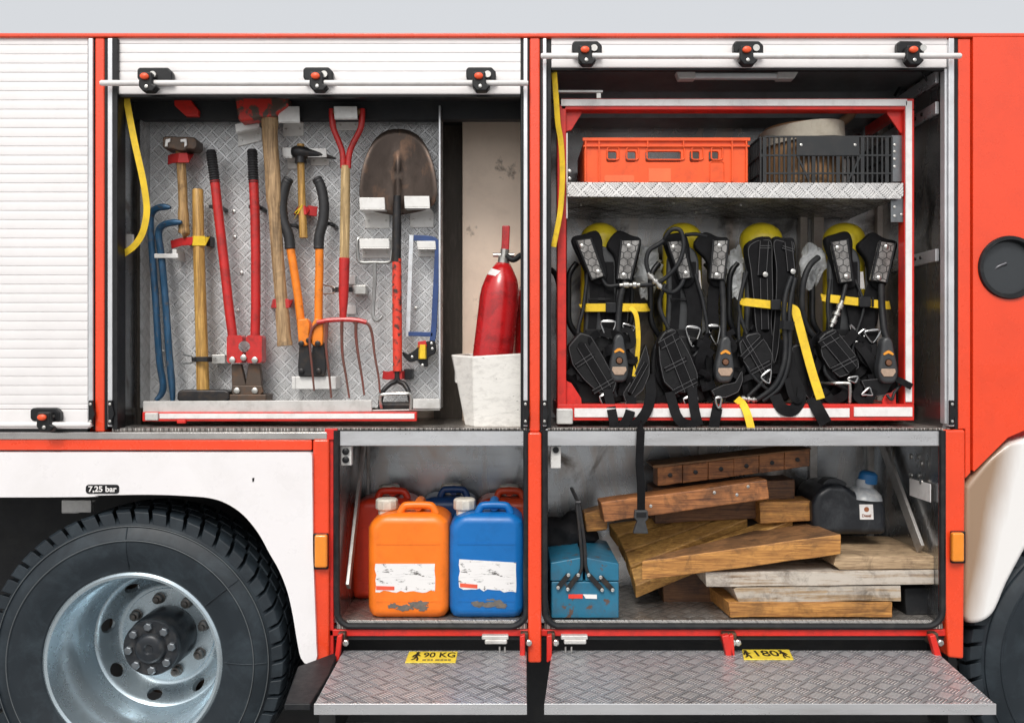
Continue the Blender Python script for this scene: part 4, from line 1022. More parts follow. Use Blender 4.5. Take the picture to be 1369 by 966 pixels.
# ================================================================== on the shelf
SHZ = W(0, 262, .075).z + .007
PLO = surf('red_crate_plastic', (.86, .105, .018), .4, dirt=(.3, .03, .015), amt=.35, dscale=10, var=.08)
g = thing('plastic_crate', 'bright red plastic crate with slotted handle on the left half of the shelf', 'crate', W(885, 244, .14), )
yF, yB = .11, .42
xl, xr, zt, zb = W(781, 0, yF).x, W(1000, 0, yF).x, W(0, 186, yF).z, SHZ
m = MB(); m.wbox(xl, xr, yF, yF + .012, zb, zt); fp = m.obj('front_panel', PLO, g)
c = MB()
for u0, u1 in ((813, 826.5), (839, 852.5), (866, 914), (926, 939), (952, 965)): c.poly(rrect(u0, 198, u1, 212.5, 2.5), yF - .05, yF + .05)
cut(fp, c, .0015)
m = MB(); m.wbox(xl, xl + .012, yF + .012, yB, zb, zt); m.wbox(xr - .012, xr, yF + .012, yB, zb, zt); m.wbox(xl, xr, yB, yB + .012, zb, zt); m.wbox(xl + .012, xr - .012, yF + .012, yB, zb, zb + .012); m.obj('crate_shell', PLO, g, .003)
m = MB(); m.wbox(xl - .006, xr + .006, yF - .009, yF - .0005, zt - .008, zt + .003); m.wbox(xl - .004, xr + .004, yF - .008, yF - .0005, W(0, 197, yF).z, W(0, 195, yF).z)
for u in (783, 801, 866, 914, 979, 998): m.pbox(u - 1, 187, u + 1, 243 if u in (783, 801, 979, 998) else 197, yF - .008, yF - .0005)
for u0, u1 in ((813, 826.5), (839, 852.5), (866, 914), (926, 939), (952, 965)):
    q = [W(u, v, yF - .003) for u, v in rrect(u0 - 1, 197, u1 + 1, 213.5, 3)]; m.tube(q, .0028, 6, True)
q = [W(u, v, yF - .001) for u, v in rrect(949, 216, 968, 243, 3)]; m.tube(q, .0022, 6, True)
m.obj('rim_ribs', PLO, g, .0015)
m = MB(); m.poly(rrect(808, 234, 848, 243, 3), yF - .002, yF + .001); m.pbox(867, 225, 897, 243, yF - .0025, yF + .001)
m.obj('faded_patch', surf('faded_orange_patch', (.85, .16, .05), .5), g)

# dark lattice crate
PLB = surf('dark_crate_plastic', (.016, .018, .020), .42, dirt=(.06, .05, .045), amt=.35, dscale=14)
g = thing('plastic_crate', 'dark grey lattice vegetable crate on the right half of the shelf', 'crate', W(1102, 244, .14))
yF, yB = .10, .42
def lattice(m, a, b, zs, n, th, nrm, skip=None, wv=.0056, hv=.0055):
    a, b = Vector(a), Vector(b); nrm = Vector(nrm)
    L = (b - a).length; dx = (b - a).normalized()
    rot = Matrix((dx, nrm, Vector((0, 0, 1)))).transposed()
    z0, z1 = zs[0], zs[-1]
    for i in range(n + 1):
        c = a + dx * (L * i / n); w = wv * (2.2 if i % 5 == 0 else 1)
        m.box((c.x, c.y, (z0 + z1) / 2), (w, th, z1 - z0), rot)
    for z in zs:
        c = (a + b) / 2; m.box((c.x, c.y, z), (L, th * 1.35, hv), rot)
xl, xr = W(1022, 0, yF).x, W(1192, 0, yF).x
zs = [SHZ + .006, W(0, 232, yF).z, W(0, 208, yF).z, W(0, 183, yF).z]
m = MB(); lattice(m, (xl, yF, 0), (xr, yF, 0), zs, 26, .006, (0, -1, 0)); lattice(m, (xl - .012, yF + .01, 0), (xl - .012, yB, 0), zs, 14, .006, (-1, 0, 0)); lattice(m, (xr, yF + .01, 0), (xr, yB, 0), zs, 14, .006, (1, 0, 0)); lattice(m, (xl, yB, 0), (xr, yB, 0), zs, 26, .006, (0, 1, 0))
m.sweep([W(1066, 209, yF - .001), W(1081, 241, yF - .001)], [(-.003, -.003), (.003, -.003), (.003, .003), (-.003, .003)]); m.sweep([W(1150, 209, yF - .001), W(1134, 241, yF - .001)], [(-.003, -.003), (.003, -.003), (.003, .003), (-.003, .003)])
m.obj('lattice_wall', PLB, g)
m = MB(); m.pbox(1065, 182.5, 1149, 208, yF - .006, yF - .0035); pn = m.obj('name_panel', PLB, g, .002)
m = MB(); m.bolt(1071, 194, yF - .006, .005, .003, 8); m.bolt(1143, 194, yF - .006, .005, .003, 8); m.obj('rivet', ZINC, pn)
m = MB(); m.wbox(xl, xr, yF, yB, SHZ, SHZ + .006); m.obj('crate_bottom', PLB, g)
# hose coil
HOSE = surf('canvas_hose', (.42, .38, .31), .8, dirt=(.2, .15, .1), amt=.5, dscale=9, bump=.3, bscale=120, var=.18)
HOSO = surf('tan_hose_layers', (.30, .17, .08), .8, dirt=(.25, .12, .05), amt=.5, dscale=9, bump=.2)
c = W(1072, 0, .25); zc = W(0, 187, .2).z
g = thing('hose_coil', 'flat coil of beige canvas fire hose lying in the dark lattice crate', 'hose', (c.x, c.y, zc))
m = MB()
for r in (.05, .07, .09, .11, .128): m.lathe([(r - .009, SHZ + .012 - zc), (r + .008, SHZ + .012 - zc), (r + .009, .045 + random.uniform(0, .006)), (r - .008, .048)], (c.x, c.y, zc), (0, 0, 1), 48, closed=True)
m.obj('coil_layers', HOSO, g, .003)
m = MB(); m.lathe([(.140, -.01), (.148, -.01), (.149, .048), (.141, .052)], (c.x, c.y, zc), (-.10, -.02, 1), 64, closed=True); m.obj('outer_layer', HOSE, g, .003)
m = MB(); m.tube(cr([W(1118, 168, .30), W(1130, 160, .31), W(1140, 150, .33), W(1138, 143, .38)], 5), .017, 12); m.obj('hose_end', surf('brown_hose_end', (.25, .14, .08), .7), g)

# ================================================================== breathing apparatus sets
CYLY = surf('yellow_cylinder', (.95, .72, .03), .35, dirt=(.45, .28, .03), amt=.35, dscale=10, coat=.25)
HEX = None
def hexmat():
    n = NT('reflective_hex_pad'); vec = n.coord()
    sp = n.new('ShaderNodeSeparateXYZ'); n.t.links.new(vec, sp.inputs[0])
    a = n.m('MULTIPLY', sp.outputs['X'], 36.0); b = n.m('MULTIPLY', sp.outputs['Z'], 36.0)
    # hexagon edge distance from two offset grids
    def cell(ox, oy):
        x = n.m('SUBTRACT', n.m('FLOORED_MODULO', n.m('ADD', a, ox), 1.0), .5)
        y = n.m('SUBTRACT', n.m('FLOORED_MODULO', n.m('ADD', b, oy), 1.7320508), .8660254)
        ax, ay = n.m('ABSOLUTE', x), n.m('ABSOLUTE', y)
        return n.m('MAXIMUM', ax, n.m('ADD', n.m('MULTIPLY', ax, .5), n.m('MULTIPLY', ay, .8660254)))
    d = n.m('MINIMUM', cell(0, 0), cell(.5, .8660254))
    f = n.noise(vec, 26, 6, .7)
    base = n.mix(n.ramp(f, [(.35, 0.), (.65, 1.)]), (.10, .095, .09), (.36, .35, .34))
    c = n.mix(n.ramp(d, [(.43, 0.), (.46, 1.)]), base, (.03, .03, .03))
    return n.set(col=c, rough=.35, metal=.3)
HEX = hexmat()
AMB = plain('amber_gauge_window', (.75, .30, .03), .4); TAN = surf('worn_gauge_face', (.42, .30, .22), .4, dirt=(.2, .15, .12), amt=.5, dscale=60)
DKG = surf('dark_grey_plastic', (.035, .037, .04), .42, dirt=(.1, .1, .1), amt=.3, dscale=20)
TAG = surf('grey_label', (.5, .48, .47), .5, dirt=(.25, .22, .2), amt=.5, dscale=30)

def webline(m, p, q, w, y, th=.003): m.ribbon([W(*p, y), W(*q, y)], w, th)
def padpart(name, outline, y, th, par, mat=BPAD, bev=.012, stitch=True, web=None):
    sm = cr2(outline, 4) if name != 'hip_pad' else [(u, v) for a_, b_, c_ in zip(outline[-1:] + outline[:-1], outline, outline[1:] + outline[:1]) for u, v in ((b_[0] * .78 + a_[0] * .22, b_[1] * .78 + a_[1] * .22), (b_[0] * .95 + (a_[0] + c_[0]) * .025, b_[1] * .95 + (a_[1] + c_[1]) * .025), (b_[0] * .78 + c_[0] * .22, b_[1] * .78 + c_[1] * .22))]
    m = MB(); m.poly(sm, y, y + th); o = m.obj(name, mat, par, bev, 4)
    if stitch:
        m = MB(); cx = sum(p[0] for p in outline) / len(outline); cy = sum(p[1] for p in outline) / len(outline)
        q = [W(cx + (u - cx) * .93, cy + (v - cy) * .93, y - .0005) for u, v in sm]
        m.tube(q, .0010, 6, True); m.obj('piping', STITCH, o)
    if web:
        m = MB(); m2 = MB()
        for (a, b, w) in web:
            m.ribbon([W(*a, y + .001), W(*a, y - .004), W(*b, y - .004), W(*b, y + .001)], w, .004)
            d = (Vector((b[0], b[1], 0)) - Vector((a[0], a[1], 0))).normalized(); nx, ny = -d.y, d.x
            off = (w / 2 - .003) / MM / (1 + y / D)
            for s in (-1, 1): m2.tube([W(a[0] + nx * off * s, a[1] + ny * off * s, y - .0065), W(b[0] + nx * off * s, b[1] + ny * off * s, y - .0065)], .0009, 5)
        wb = m.obj('webbing', BWEB, o, .001); m2.obj('stitching', STITCH, wb)
    return o
def dring(par, a, b, tip, y):
    m = MB(); q = cr([W(*a, y), W(*b, y), W((b[0] * .55 + tip[0] * .45) + 1.0, (b[1] * .4 + tip[1] * .6), y), W(*tip, y), W((a[0] * .55 + tip[0] * .45) - 1.0, (a[1] * .4 + tip[1] * .6), y)], 4, True)
    m.tube(q, .0036, 8, True); m.tube([W(*a, y), W(*b, y)], .0034, 8); m.obj('d_ring', CHROME, par)
def gauge(par, u, v, y, w=25, h=64, lean=0):
    o2 = [(0, -.5), (.25, -.42), (.34, -.2), (.5, .15), (.46, .38), (.25, .5), (-.25, .5), (-.46, .38), (-.5, .15), (-.34, -.2), (-.25, -.42)]
    m = MB(); m.poly(cr2([(u + a * w - b * lean, v + b * h) for a, b in o2], 4), y, y + .05); o = m.obj('pressure_gauge', DKG, par, .012, 4)
    m = MB(); m.poly([(u - 7 + i * 14 / 8, v - h * .13 - 4.5 * math.sin(math.pi * i / 8)) for i in range(9)] + [(u + 6, v - h * .10), (u, v - h * .145), (u - 6, v - h * .10)], y - .003, y + .004); m.obj('gauge_window', AMB, o)
    m = MB(); m.lathe([(.0155, -.006), (.013, .0), (.0105, .0), (.0095, .005), (0, .006)], W(u, v + h * .06, y), (0, -1, 0), 20); m.obj('gauge_button', surf('brown_button', (.16, .07, .035), .4), o)
    m = MB(); m.poly([(u - 9, v + h * .19), (u + 9, v + h * .19), (u + 10, v + h * .26), (u + 6, v + h * .36), (u - 6, v + h * .36), (u - 10, v + h * .26)], y - .004, y + .004); m.obj('gauge_face', TAN, o, .002)
def hose(par, path, r=.0085, mat=RUB, name='air_hose'):
    m = MB(); q = cr(pts(*path), 7); m.tube(q, r, 10); return m.obj(name, mat, par)
def coupling(par, a, b, y, r=.008):
    m = MB(); A, B = W(*a, y), W(*b, y); d = (B - A); L = d.length
    m.lathe([(r * .8, 0), (r * .8, L * .12), (r * 1.35, L * .14), (r * 1.35, L * .3), (r * .9, L * .33), (r * .9, L * .42), (r * 1.6, L * .45), (r * 1.6, L * .55), (r * .9, L * .58), (r * .9, L * .7), (r * 1.3, L * .72), (r * 1.3, L * .86), (r * .8, L * .88), (r * .8, L)], A, d, 14); m.obj('hose_coupling', ZINC, par)
def strapr(par, path, w, name='harness_strap', mat=BWEB, up=(0, -1, 0), th=.004):
    m = MB(); m.ribbon(cr(pts(*path), 6), w, th, up); return m.obj(name, mat, par, .001)
def pack(cx, lab, top=298, r=26, yc=.30):
    g = thing('breathing_apparatus', lab, 'breathing set', W(cx, 540, yc), 'breathing apparatus sets in the red frame')
    c = W(cx, top, yc); rr = S(r, yc); Ln = W(cx, 525, yc).z
    prof = [(0, 0)] + [(rr * math.sin(R(a)), -rr * .8 * (1 - math.cos(R(a)))) for a in (12, 25, 40, 55, 70, 82, 90)] + [(rr, Ln - c.z), (rr * .8, Ln - c.z - .01), (0, Ln - c.z - .01)]
    m = MB(); m.lathe(prof, (c.x, c.y, c.z), (0, 0, 1), 40); m.obj('air_cylinder', CYLY, g, smooth=60)
    # carrying plate with its hand loops, and the bodice of the harness
    m = MB()
    for s in (-1, 1): m.tube(cr([W(cx + s * 31, 352, .25), W(cx + s * 41, 368, .24), W(cx + s * 42, 400, .24), W(cx + s * 41, 430, .24), W(cx + s * 30, 449, .25)], 5), .011, 10)
    m.obj('carry_handle', BLK, g)
    m = MB(); m.poly(cr2([(cx - 17, 336), (cx + 19, 336), (cx + 24, 400), (cx + 28, 450), (cx + 36, 490), (cx + 34, 528), (cx - 34, 528), (cx - 34, 490), (cx - 23, 450), (cx - 20, 400)], 4), .196, .222); m.obj('back_plate', DKG, g, .01, 3)
    rnd = random.Random(int(cx))
    m = MB(); m.poly(cr2([(cx - 38, 462), (cx - 20, 448), (cx + 22, 450), (cx + 40, 466), (cx + 44, 500), (cx + 36, 536), (cx - 34, 537), (cx - 43, 505)], 4), .165, .195); m.obj('waist_pad', BPAD, g, .012, 3)
    for k in range(11):
        u0, v0 = cx + rnd.uniform(-38, 38), rnd.uniform(440, 500); pth = [(u0, v0, .155)]
        for j in range(4):
            u0 = max(cx - 44, min(cx + 44, u0 + rnd.uniform(-22, 22))); v0 = min(538, v0 + rnd.uniform(-6, 28)); pth.append((u0, v0, rnd.uniform(.11, .16)))
        strapr(g, pth, rnd.choice((.02, .026, .034)), 'loose_strap', BWEB, (rnd.uniform(-.5, .5), -1, rnd.uniform(-.3, .3)))
    for k in range(2):
        s = rnd.choice((-1, 1)); hose(g, [(cx + s * rnd.uniform(14, 26), 360 + rnd.uniform(0, 20), .18), (cx + s * rnd.uniform(20, 34), 410, .165), (cx + s * rnd.uniform(10, 34), 455, .15), (cx + s * rnd.uniform(-10, 30), 500, .12), (cx + s * rnd.uniform(-25, 25), 530, .12)], rnd.uniform(.005, .008))
    m = MB()
    for k, v in enumerate((352, 366)): m.ribbon([W(cx - 13, v, .19), W(cx + 15, v + 2, .19)], .014, .006)
    m.obj('lashing', BWEB, g)
    strapr(g, [(cx - 9, 345, .186), (cx - 8, 400, .186), (cx - 12, 450, .18), (cx - 22, 505, .15)], .03)
    strapr(g, [(cx + 12, 350, .186), (cx + 13, 400, .186), (cx + 18, 455, .18), (cx + 26, 515, .15)], .034)
    m = MB(); m.pbox(cx - 15, 398, cx + 15, 402, .184, .192); m.pbox(cx - 19, 440, cx + 22, 452, .17, .192); m.obj('cross_strap', BPAD, g, .002)
    return g
def shoulder(g, pad, collar, strap, w=.05):
    padpart('shoulder_strap', collar, .175, .035, g, BWEB, .012, False)
    (a, b, c, d) = pad
    m = MB(); m.poly(pad, .155, .18); o = m.obj('shoulder_pad', HEX, g, .004, 2)
    m = MB(); m.tube([W(*p, .157) for p in pad], .0045, 8, True); m.obj('pad_edge', BLK, o)
    m = MB()
    for p, q in (((a[0] * .6 + b[0] * .4), (a[1] * .85 + d[1] * .15)), ((c[0] * .5 + d[0] * .5), (c[1] * .88 + a[1] * .12))): m.lathe([(.0085, 0), (.0085, .003), (.004, .006), (0, .006)], W(p, q, .155), (0, -1, 0), 14)
    m.obj('pad_rivet', ZINC, o)
    if strap: strapr(g, strap, w)
def belt(g, a, b, bu, y=.165, w=.028):
    m = MB(); m.ribbon(cr([W(a[0] - 2, a[1] - 1, y + .12), W(*a, y + .02), W(a[0] * .7 + b[0] * .3, a[1] * .7 + b[1] * .3, y), W(a[0] * .3 + b[0] * .7, a[1] * .3 + b[1] * .7, y), W(*b, y + .02), W(b[0] + 2, b[1] - 1, y + .12)], 4), w, .003); o = m.obj('yellow_belt', YEL, g)
    t = (bu[0] - a[0]) / (b[0] - a[0]); v = a[1] + (b[1] - a[1]) * t
    m = MB(); m.poly(rrect(bu[0], v - 7, bu[1], v + 7, 2), y - .014, y + .004); m.pbox(bu[1] + 1, v - 6.5, bu[1] + 4, v + 6.5, y - .008, y + .002); m.obj('belt_buckle', BLK, o, .003)
    return o

# --- first set
g = pack(802, 'leftmost breathing set with dangling yellow belt tail and gauge hanging at the centre')
shoulder(g, [(770, 321), (790, 319), (808, 369), (791, 374)], [(764, 319), (780, 313), (797, 308), (805, 320), (806, 338), (812, 365), (806, 380), (790, 375), (774, 345)], [(799, 372, .19), (806, 390, .19), (812, 420, .19), (814, 450, .19)])
shoulder(g, [(831, 321), (856, 321), (843, 374), (825, 373)], [(811, 328), (826, 308), (845, 314), (857, 319), (856, 335), (846, 374), (838, 384), (824, 376), (822, 345)], [(834, 374, .19), (832, 400, .19), (829, 425, .19), (833, 455, .19)])
belt(g, (780, 411), (864, 411), (810, 824))
m = MB(); m.ribbon(cr(pts((842, 411, .15), (850, 420, .145), (853, 445, .14), (852, 475, .13), (848, 503, .12)), 5), .017, .003, (.3, -1, 0)); m.obj('belt_tail', YEL, g)
m = MB(); m.poly([(809, 362), (822, 361), (824, 378), (811, 378)], .2, .202); m.obj('id_label', TAG, g)
hose(g, [(805, 372, .17), (812, 382, .165), (828, 381, .16)], .007); coupling(g, (828, 381), (868, 380.5), .155)
hose(g, [(836, 374, .17), (830, 395, .165), (827, 420, .16), (826, 448, .15)], .012)
gauge(g, 828, 478, .10, 25, 64)
dring(g, (804, 430), (822, 430), (813, 452), .15); dring(g, (833, 433), (848, 437), (840, 447), .17)
padpart('hip_pad', [(758, 462), (775, 443), (790, 447), (808, 478), (826, 512), (822, 526), (802, 528), (780, 508), (764, 487)], .11, .05, g, web=[((777, 462), (812, 520), .035), ((770, 489), (793, 474), .018), ((793, 524), (820, 508), .018)])
padpart('hip_pad', [(832, 527), (846, 505), (856, 480), (864, 458), (869, 480), (869, 500), (860, 522), (845, 535), (835, 538)], .12, .05, g, web=[((842, 525), (864, 485), .022)])
dring(g, (802, 530), (817, 524), (819, 552), .10); dring(g, (838, 536), (851, 546), (838, 562), .10)
strapr(g, [(812, 520, .1), (817, 545, .07), (820, 560, .045), (822, 576, .04)], .032)
strapr(g, [(845, 530, .11), (842, 552, .06), (835, 566, .04), (824, 575, .04), (818, 568, .04)], .034)
strapr(g, [(868, 500, .14), (870, 525, .1), (865, 548, .05), (852, 566, .04), (842, 570, .045)], .036)
# --- second set
g = pack(912, 'second breathing set from the left with black air hose looped over its left shoulder')
shoulder(g, [(892, 323), (913, 321), (925, 371), (909, 373)], [(887, 319), (902, 311), (916, 312), (922, 325), (924, 345), (930, 372), (920, 385), (905, 378), (896, 350)], [(916, 372, .19), (925, 390, .185), (929, 415, .18), (927, 440, .175)], .052)
shoulder(g, [(954, 321), (974, 321), (968, 374), (949, 372)], [(928, 328), (942, 310), (960, 316), (975, 319), (974, 340), (969, 376), (960, 384), (948, 376), (946, 350)], [(957, 372, .19), (953, 400, .185), (953, 420, .18), (955, 440, .175)], .04)
m = MB(); m.poly([(924, 362), (936, 361), (938, 386), (927, 386)], .2, .202); m.obj('id_label', TAG, g)
hose(g, [(856, 381, .15), (872, 380, .14), (888, 373, .13), (906, 354, .12), (914, 330, .12), (910, 309, .125), (898, 307, .13), (889, 318, .14), (888, 326, .16)], .008)
hose(g, [(868, 366, .14), (864, 350, .14), (868, 335, .14), (880, 327, .14), (892, 318, .15)], .008)
hose(g, [(884, 385, .13), (898, 391, .135), (910, 382, .15), (915, 368, .17)], .008)
coupling(g, (866, 365), (886, 387), .13)
hose(g, [(916, 314, .18), (930, 313, .18), (945, 316, .18)], .007)
hose(g, [(965, 374, .17), (967, 410, .16), (967, 452, .13)], .011); gauge(g, 970, 480, .10, 25, 62, 2)
dring(g, (918, 437), (935, 439), (926, 463), .15); dring(g, (947, 436), (962, 436), (958, 460), .16)
padpart('hip_pad', [(879, 455), (887, 443), (901, 437), (912, 452), (924, 475), (934, 500), (934, 518), (922, 527), (902, 526), (887, 512), (881, 485)], .10, .05, g, web=[((893, 450), (922, 522), .04), ((882, 462), (906, 448), .03), ((889, 494), (917, 480), .018), ((900, 524), (931, 508), .02)])
padpart('hip_pad', [(950, 522), (968, 514), (984, 511), (993, 494), (994, 508), (988, 524), (970, 532), (955, 531)], .11, .05, g)
dring(g, (914, 533), (931, 529), (930, 553), .09)
strapr(g, [(925, 505, .11), (926, 530, .08), (930, 555, .05), (934, 569, .045)], .034)
strapr(g, [(895, 524, .1), (901, 545, .06), (905, 556, .045), (913, 565, .04), (930, 569, .045)], .034)
strapr(g, [(962, 530, .11), (958, 550, .055), (953, 576, .045)], .036); dring(g, (957, 532), (964, 531), (961, 545), .05)
# --- third set, turned
g = pack(1017, 'third breathing set, turned sideways, long yellow belt tail slanting down to the right', r=28)
padpart('shoulder_strap', [(999, 330), (1008, 319), (1022, 316), (1032, 320), (1033, 350), (1034, 400), (1032, 440), (1038, 480), (1028, 470), (1012, 450), (1007, 400), (1003, 360)], .15, .06, g, BWEB, .014, True, web=[((1022, 322), (1019, 368), .035), ((1016, 330), (1030, 330), .014), ((1021, 372), (1023, 440), .03)])
padpart('shoulder_strap', [(1034, 319), (1048, 318), (1062, 320), (1062, 345), (1063, 368), (1052, 385), (1044, 420), (1040, 470), (1034, 492), (1032, 470), (1036, 420), (1038, 360)], .14, .06, g, BWEB, .014, True, web=[((1054, 323), (1058, 362), .03), ((1046, 330), (1062, 335), .014)])
m = MB(); m.bolt(1023, 367, .140, .009, .005, 12); m.bolt(1060, 363, .13, .009, .005, 12); m.obj('pad_rivet', ZINC, g)
belt(g, (993, 403), (1056, 410), (1031, 1045), .13)
m = MB(); m.ribbon(cr(pts((1050, 411, .12), (1062, 414, .115), (1066, 425, .11), (1074, 455, .10), (1085, 495, .085), (1097, 533, .07)), 6), .030, .003); m.obj('belt_tail', YEL, g)
hose(g, [(1058, 370, .12), (1050, 395, .11), (1048, 425, .10), (1050, 455, .10), (1048, 485, .09), (1036, 515, .09), (1012, 534, .10)], .009)
hose(g, [(1063, 372, .12), (1057, 400, .11), (1055, 430, .10), (1056, 460, .10), (1053, 490, .09), (1042, 518, .09), (1020, 536, .10)], .008)
m = MB(); m.ribbon(pts((1043, 434, .1), (1048, 434, .088), (1056, 435, .088), (1061, 436, .1)), .03, .006); m.obj('hose_keeper', BLK, g)
padpart('hip_pad', [(987, 457), (1000, 446), (1014, 443), (1026, 458), (1034, 474), (1032, 505), (1021, 518), (1005, 500), (991, 480)], .12, .05, g, web=[((992, 478), (1018, 452), .02), ((995, 452), (1022, 500), .02), ((1004, 498), (1030, 484), .018)])
padpart('hip_pad', [(1058, 462), (1070, 458), (1084, 490), (1092, 520), (1084, 538), (1070, 520), (1062, 490)], .12, .05, g)
dring(g, (1018, 503), (1030, 494), (1028, 512), .11)
strapr(g, [(1052, 470, .12), (1060, 500, .1), (1070, 530, .075), (1060, 548, .06), (1045, 545, .06), (1036, 528, .08)], .04)
strapr(g, [(1052, 505, .09), (1058, 528, .06), (1068, 535, .06), (1070, 518, .08)], .022)
strapr(g, [(1086, 532, .08), (1094, 548, .055), (1104, 566, .05)], .044)
m = MB(); m.ribbon(cr(pts((985, 533, .10), (993, 540, .07), (999, 553, .045), (1004, 572, .035), (1008, 588, .03)), 5), .026, .003); m.obj('belt_tail', YEL, g)
coupling(g, (988, 532), (1012, 535), .12)
# --- fourth set
g = pack(1128, 'rightmost breathing set with steel hose couplings hanging from its left pad', r=27)
shoulder(g, [(1111, 323), (1133, 320), (1140, 376), (1123, 378)], [(1103, 320), (1118, 312), (1134, 309), (1141, 322), (1141, 345), (1147, 376), (1140, 386), (1122, 381), (1112, 350)], [(1133, 376, .19), (1138, 395, .185), (1143, 420, .18), (1146, 442, .175)], .05)
shoulder(g, [(1177, 322), (1197, 325), (1185, 378), (1165, 374)], [(1147, 330), (1157, 318), (1168, 310), (1184, 318), (1200, 323), (1198, 340), (1187, 378), (1176, 388), (1164, 378), (1160, 350)], [(1172, 376, .19), (1163, 400, .185), (1160, 430, .18), (1163, 465, .16)], .05)
belt(g, (1102, 398), (1187, 408), (1149, 1165)); m = MB(); m.poly([(1141, 364), (1154, 363), (1156, 386), (1144, 386)], .2, .202); m.obj('id_label', TAG, g)
hose(g, [(1131, 378, .17), (1128, 392, .16), (1125, 403, .15)], .008); coupling(g, (1126, 402), (1111, 437), .145, .009)
hose(g, [(1094, 344, .18), (1082, 356, .16), (1074, 378, .15), (1072, 410, .15), (1078, 436, .16), (1092, 455, .17)], .011)
hose(g, [(1178, 380, .17), (1179, 410, .16), (1182, 440, .14), (1186, 455, .13)], .012); gauge(g, 1188, 481, .075, 26, 62, -2)
dring(g, (1141, 458), (1155, 450), (1156, 440), .15); dring(g, (1137, 434), (1152, 452), (1145, 456), .16); dring(g, (1157, 443), (1176, 441), (1167, 458), .14)
strapr(g, [(1167, 438, .16), (1163, 455, .15), (1160, 474, .14)], .045)
padpart('hip_pad', [(1094, 453), (1103, 444), (1116, 438), (1130, 455), (1148, 478), (1150, 492), (1138, 501), (1123, 506), (1108, 492), (1098, 476)], .10, .05, g, web=[((1105, 452), (1140, 494), .04), ((1096, 461), (1120, 447), .028), ((1112, 494), (1145, 478), .018)])
padpart('hip_pad', [(1150, 508), (1170, 506), (1201, 507), (1203, 516), (1192, 527), (1172, 530), (1158, 524)], .10, .05, g)
padpart('hip_pad', [(1188, 455), (1198, 462), (1199, 490), (1198, 506), (1192, 510), (1190, 480)], .14, .04, g, stitch=False)
strapr(g, [(1140, 502, .13), (1148, 515, .11), (1146, 530, .1), (1160, 537, .09), (1168, 520, .09)], .028); strapr(g, [(1100, 520, .14), (1112, 534, .12), (1128, 528, .11), (1134, 515, .12)], .032)
dring(g, (1152, 527), (1162, 518), (1166, 528), .09); dring(g, (1134, 505), (1146, 503), (1143, 511), .09)
strapr(g, [(1196, 505, .10), (1206, 510, .065), (1219, 517, .06)], .022)
m = MB(); m.tube(cr(pts((1097, 512, .16), (1115, 512, .10), (1133, 512, .09), (1136, 516, .09), (1136, 538, .1)), 5), .0055, 8); m.obj('tray_handle', ZINC, sf)
m = MB(); m.tube(cr(pts((1186, 528, .09), (1192, 534, .075), (1196, 524, .08), (1205, 514, .085)), 5), .005, 8); m.obj('hose_loop', RUB, g)

# crumpled clear plastic bags between the sets
def bagmat():
    n = NT('clear_plastic_film'); vec = n.coord(); f = n.noise(vec, 16, 6, .7, 1.5)
    f2 = n.noise(vec, 9, 3, .55, 2.0)
    return n.set(col=(.85, .88, .90), rough=.12, alpha=n.m('MULTIPLY_ADD', n.ramp(f2, [(.4, 0.), (.65, 1.)]), .35, .42), normal=n.bump(f2, .8, .012, n.bump(f, .9, .03)))
BAG = bagmat()
def bag(u, v, y, ru, rv, lab, seed):
    rnd = random.Random(seed)
    m = MB(); m.ball(W(u, v, y), (S(ru, y), S(ru, y) * .55, S(rv, y)), 36)
    c = W(u, v, y)
    ks = [(Vector((rnd.uniform(-1, 1), rnd.uniform(-1, 1), rnd.uniform(-1, 1))) * 90, rnd.uniform(0, 6)) for _ in range(9)]
    for vv in m.bm.verts:
        d = vv.co - c; s = 1.0
        for k, ph in ks: s += .075 * (1 - 2 * abs(math.sin(k.dot(d) * .6 + ph)))
        nar = 1 - .35 * max(0, -d.z / S(rv, y))
        vv.co = c + Vector((d.x * s * nar, d.y * s, d.z * s))
    o = m.obj('plastic_bag', BAG, None, smooth=25); return tag(o, lab, 'plastic bag')
bag(983, 366, .26, 16, 44, 'crumpled clear plastic bag between the second and third breathing sets', 1)
bag(1086, 352, .24, 20, 34, 'crumpled whitish plastic bag between the third and fourth breathing sets', 2)
bag(868, 362, .28, 22, 46, 'crumpled clear plastic bag behind the looped hose of the second breathing set', 3)

# hanging strap with buckle above the timber
g = thing('buckle_strap', 'black strap hanging down over the lower locker with an open plastic buckle', 'strap', W(855, 572, .03))
m = MB(); m.ribbon(cr([W(858, 566, .06), W(857, 572, -.005), W(856, 590, -.012), W(855, 620, -.014), W(857, 650, -.014), W(857, 685, -.014)], 5), .027, .004, (.25, -1, 0)); m.obj('webbing', BWEB, g)
m = MB(); m.poly([(849, 682), (866, 682), (867, 693), (863, 697), (866, 708), (867, 713), (847, 713), (848, 708), (852, 697), (848, 692)], -.028, -.004); o = m.obj('buckle', DKG, g, .003)
m = MB(); m.pbox(851, 685, 864, 691, -.031, -.026); m.obj('buckle_slot', BLK, o)
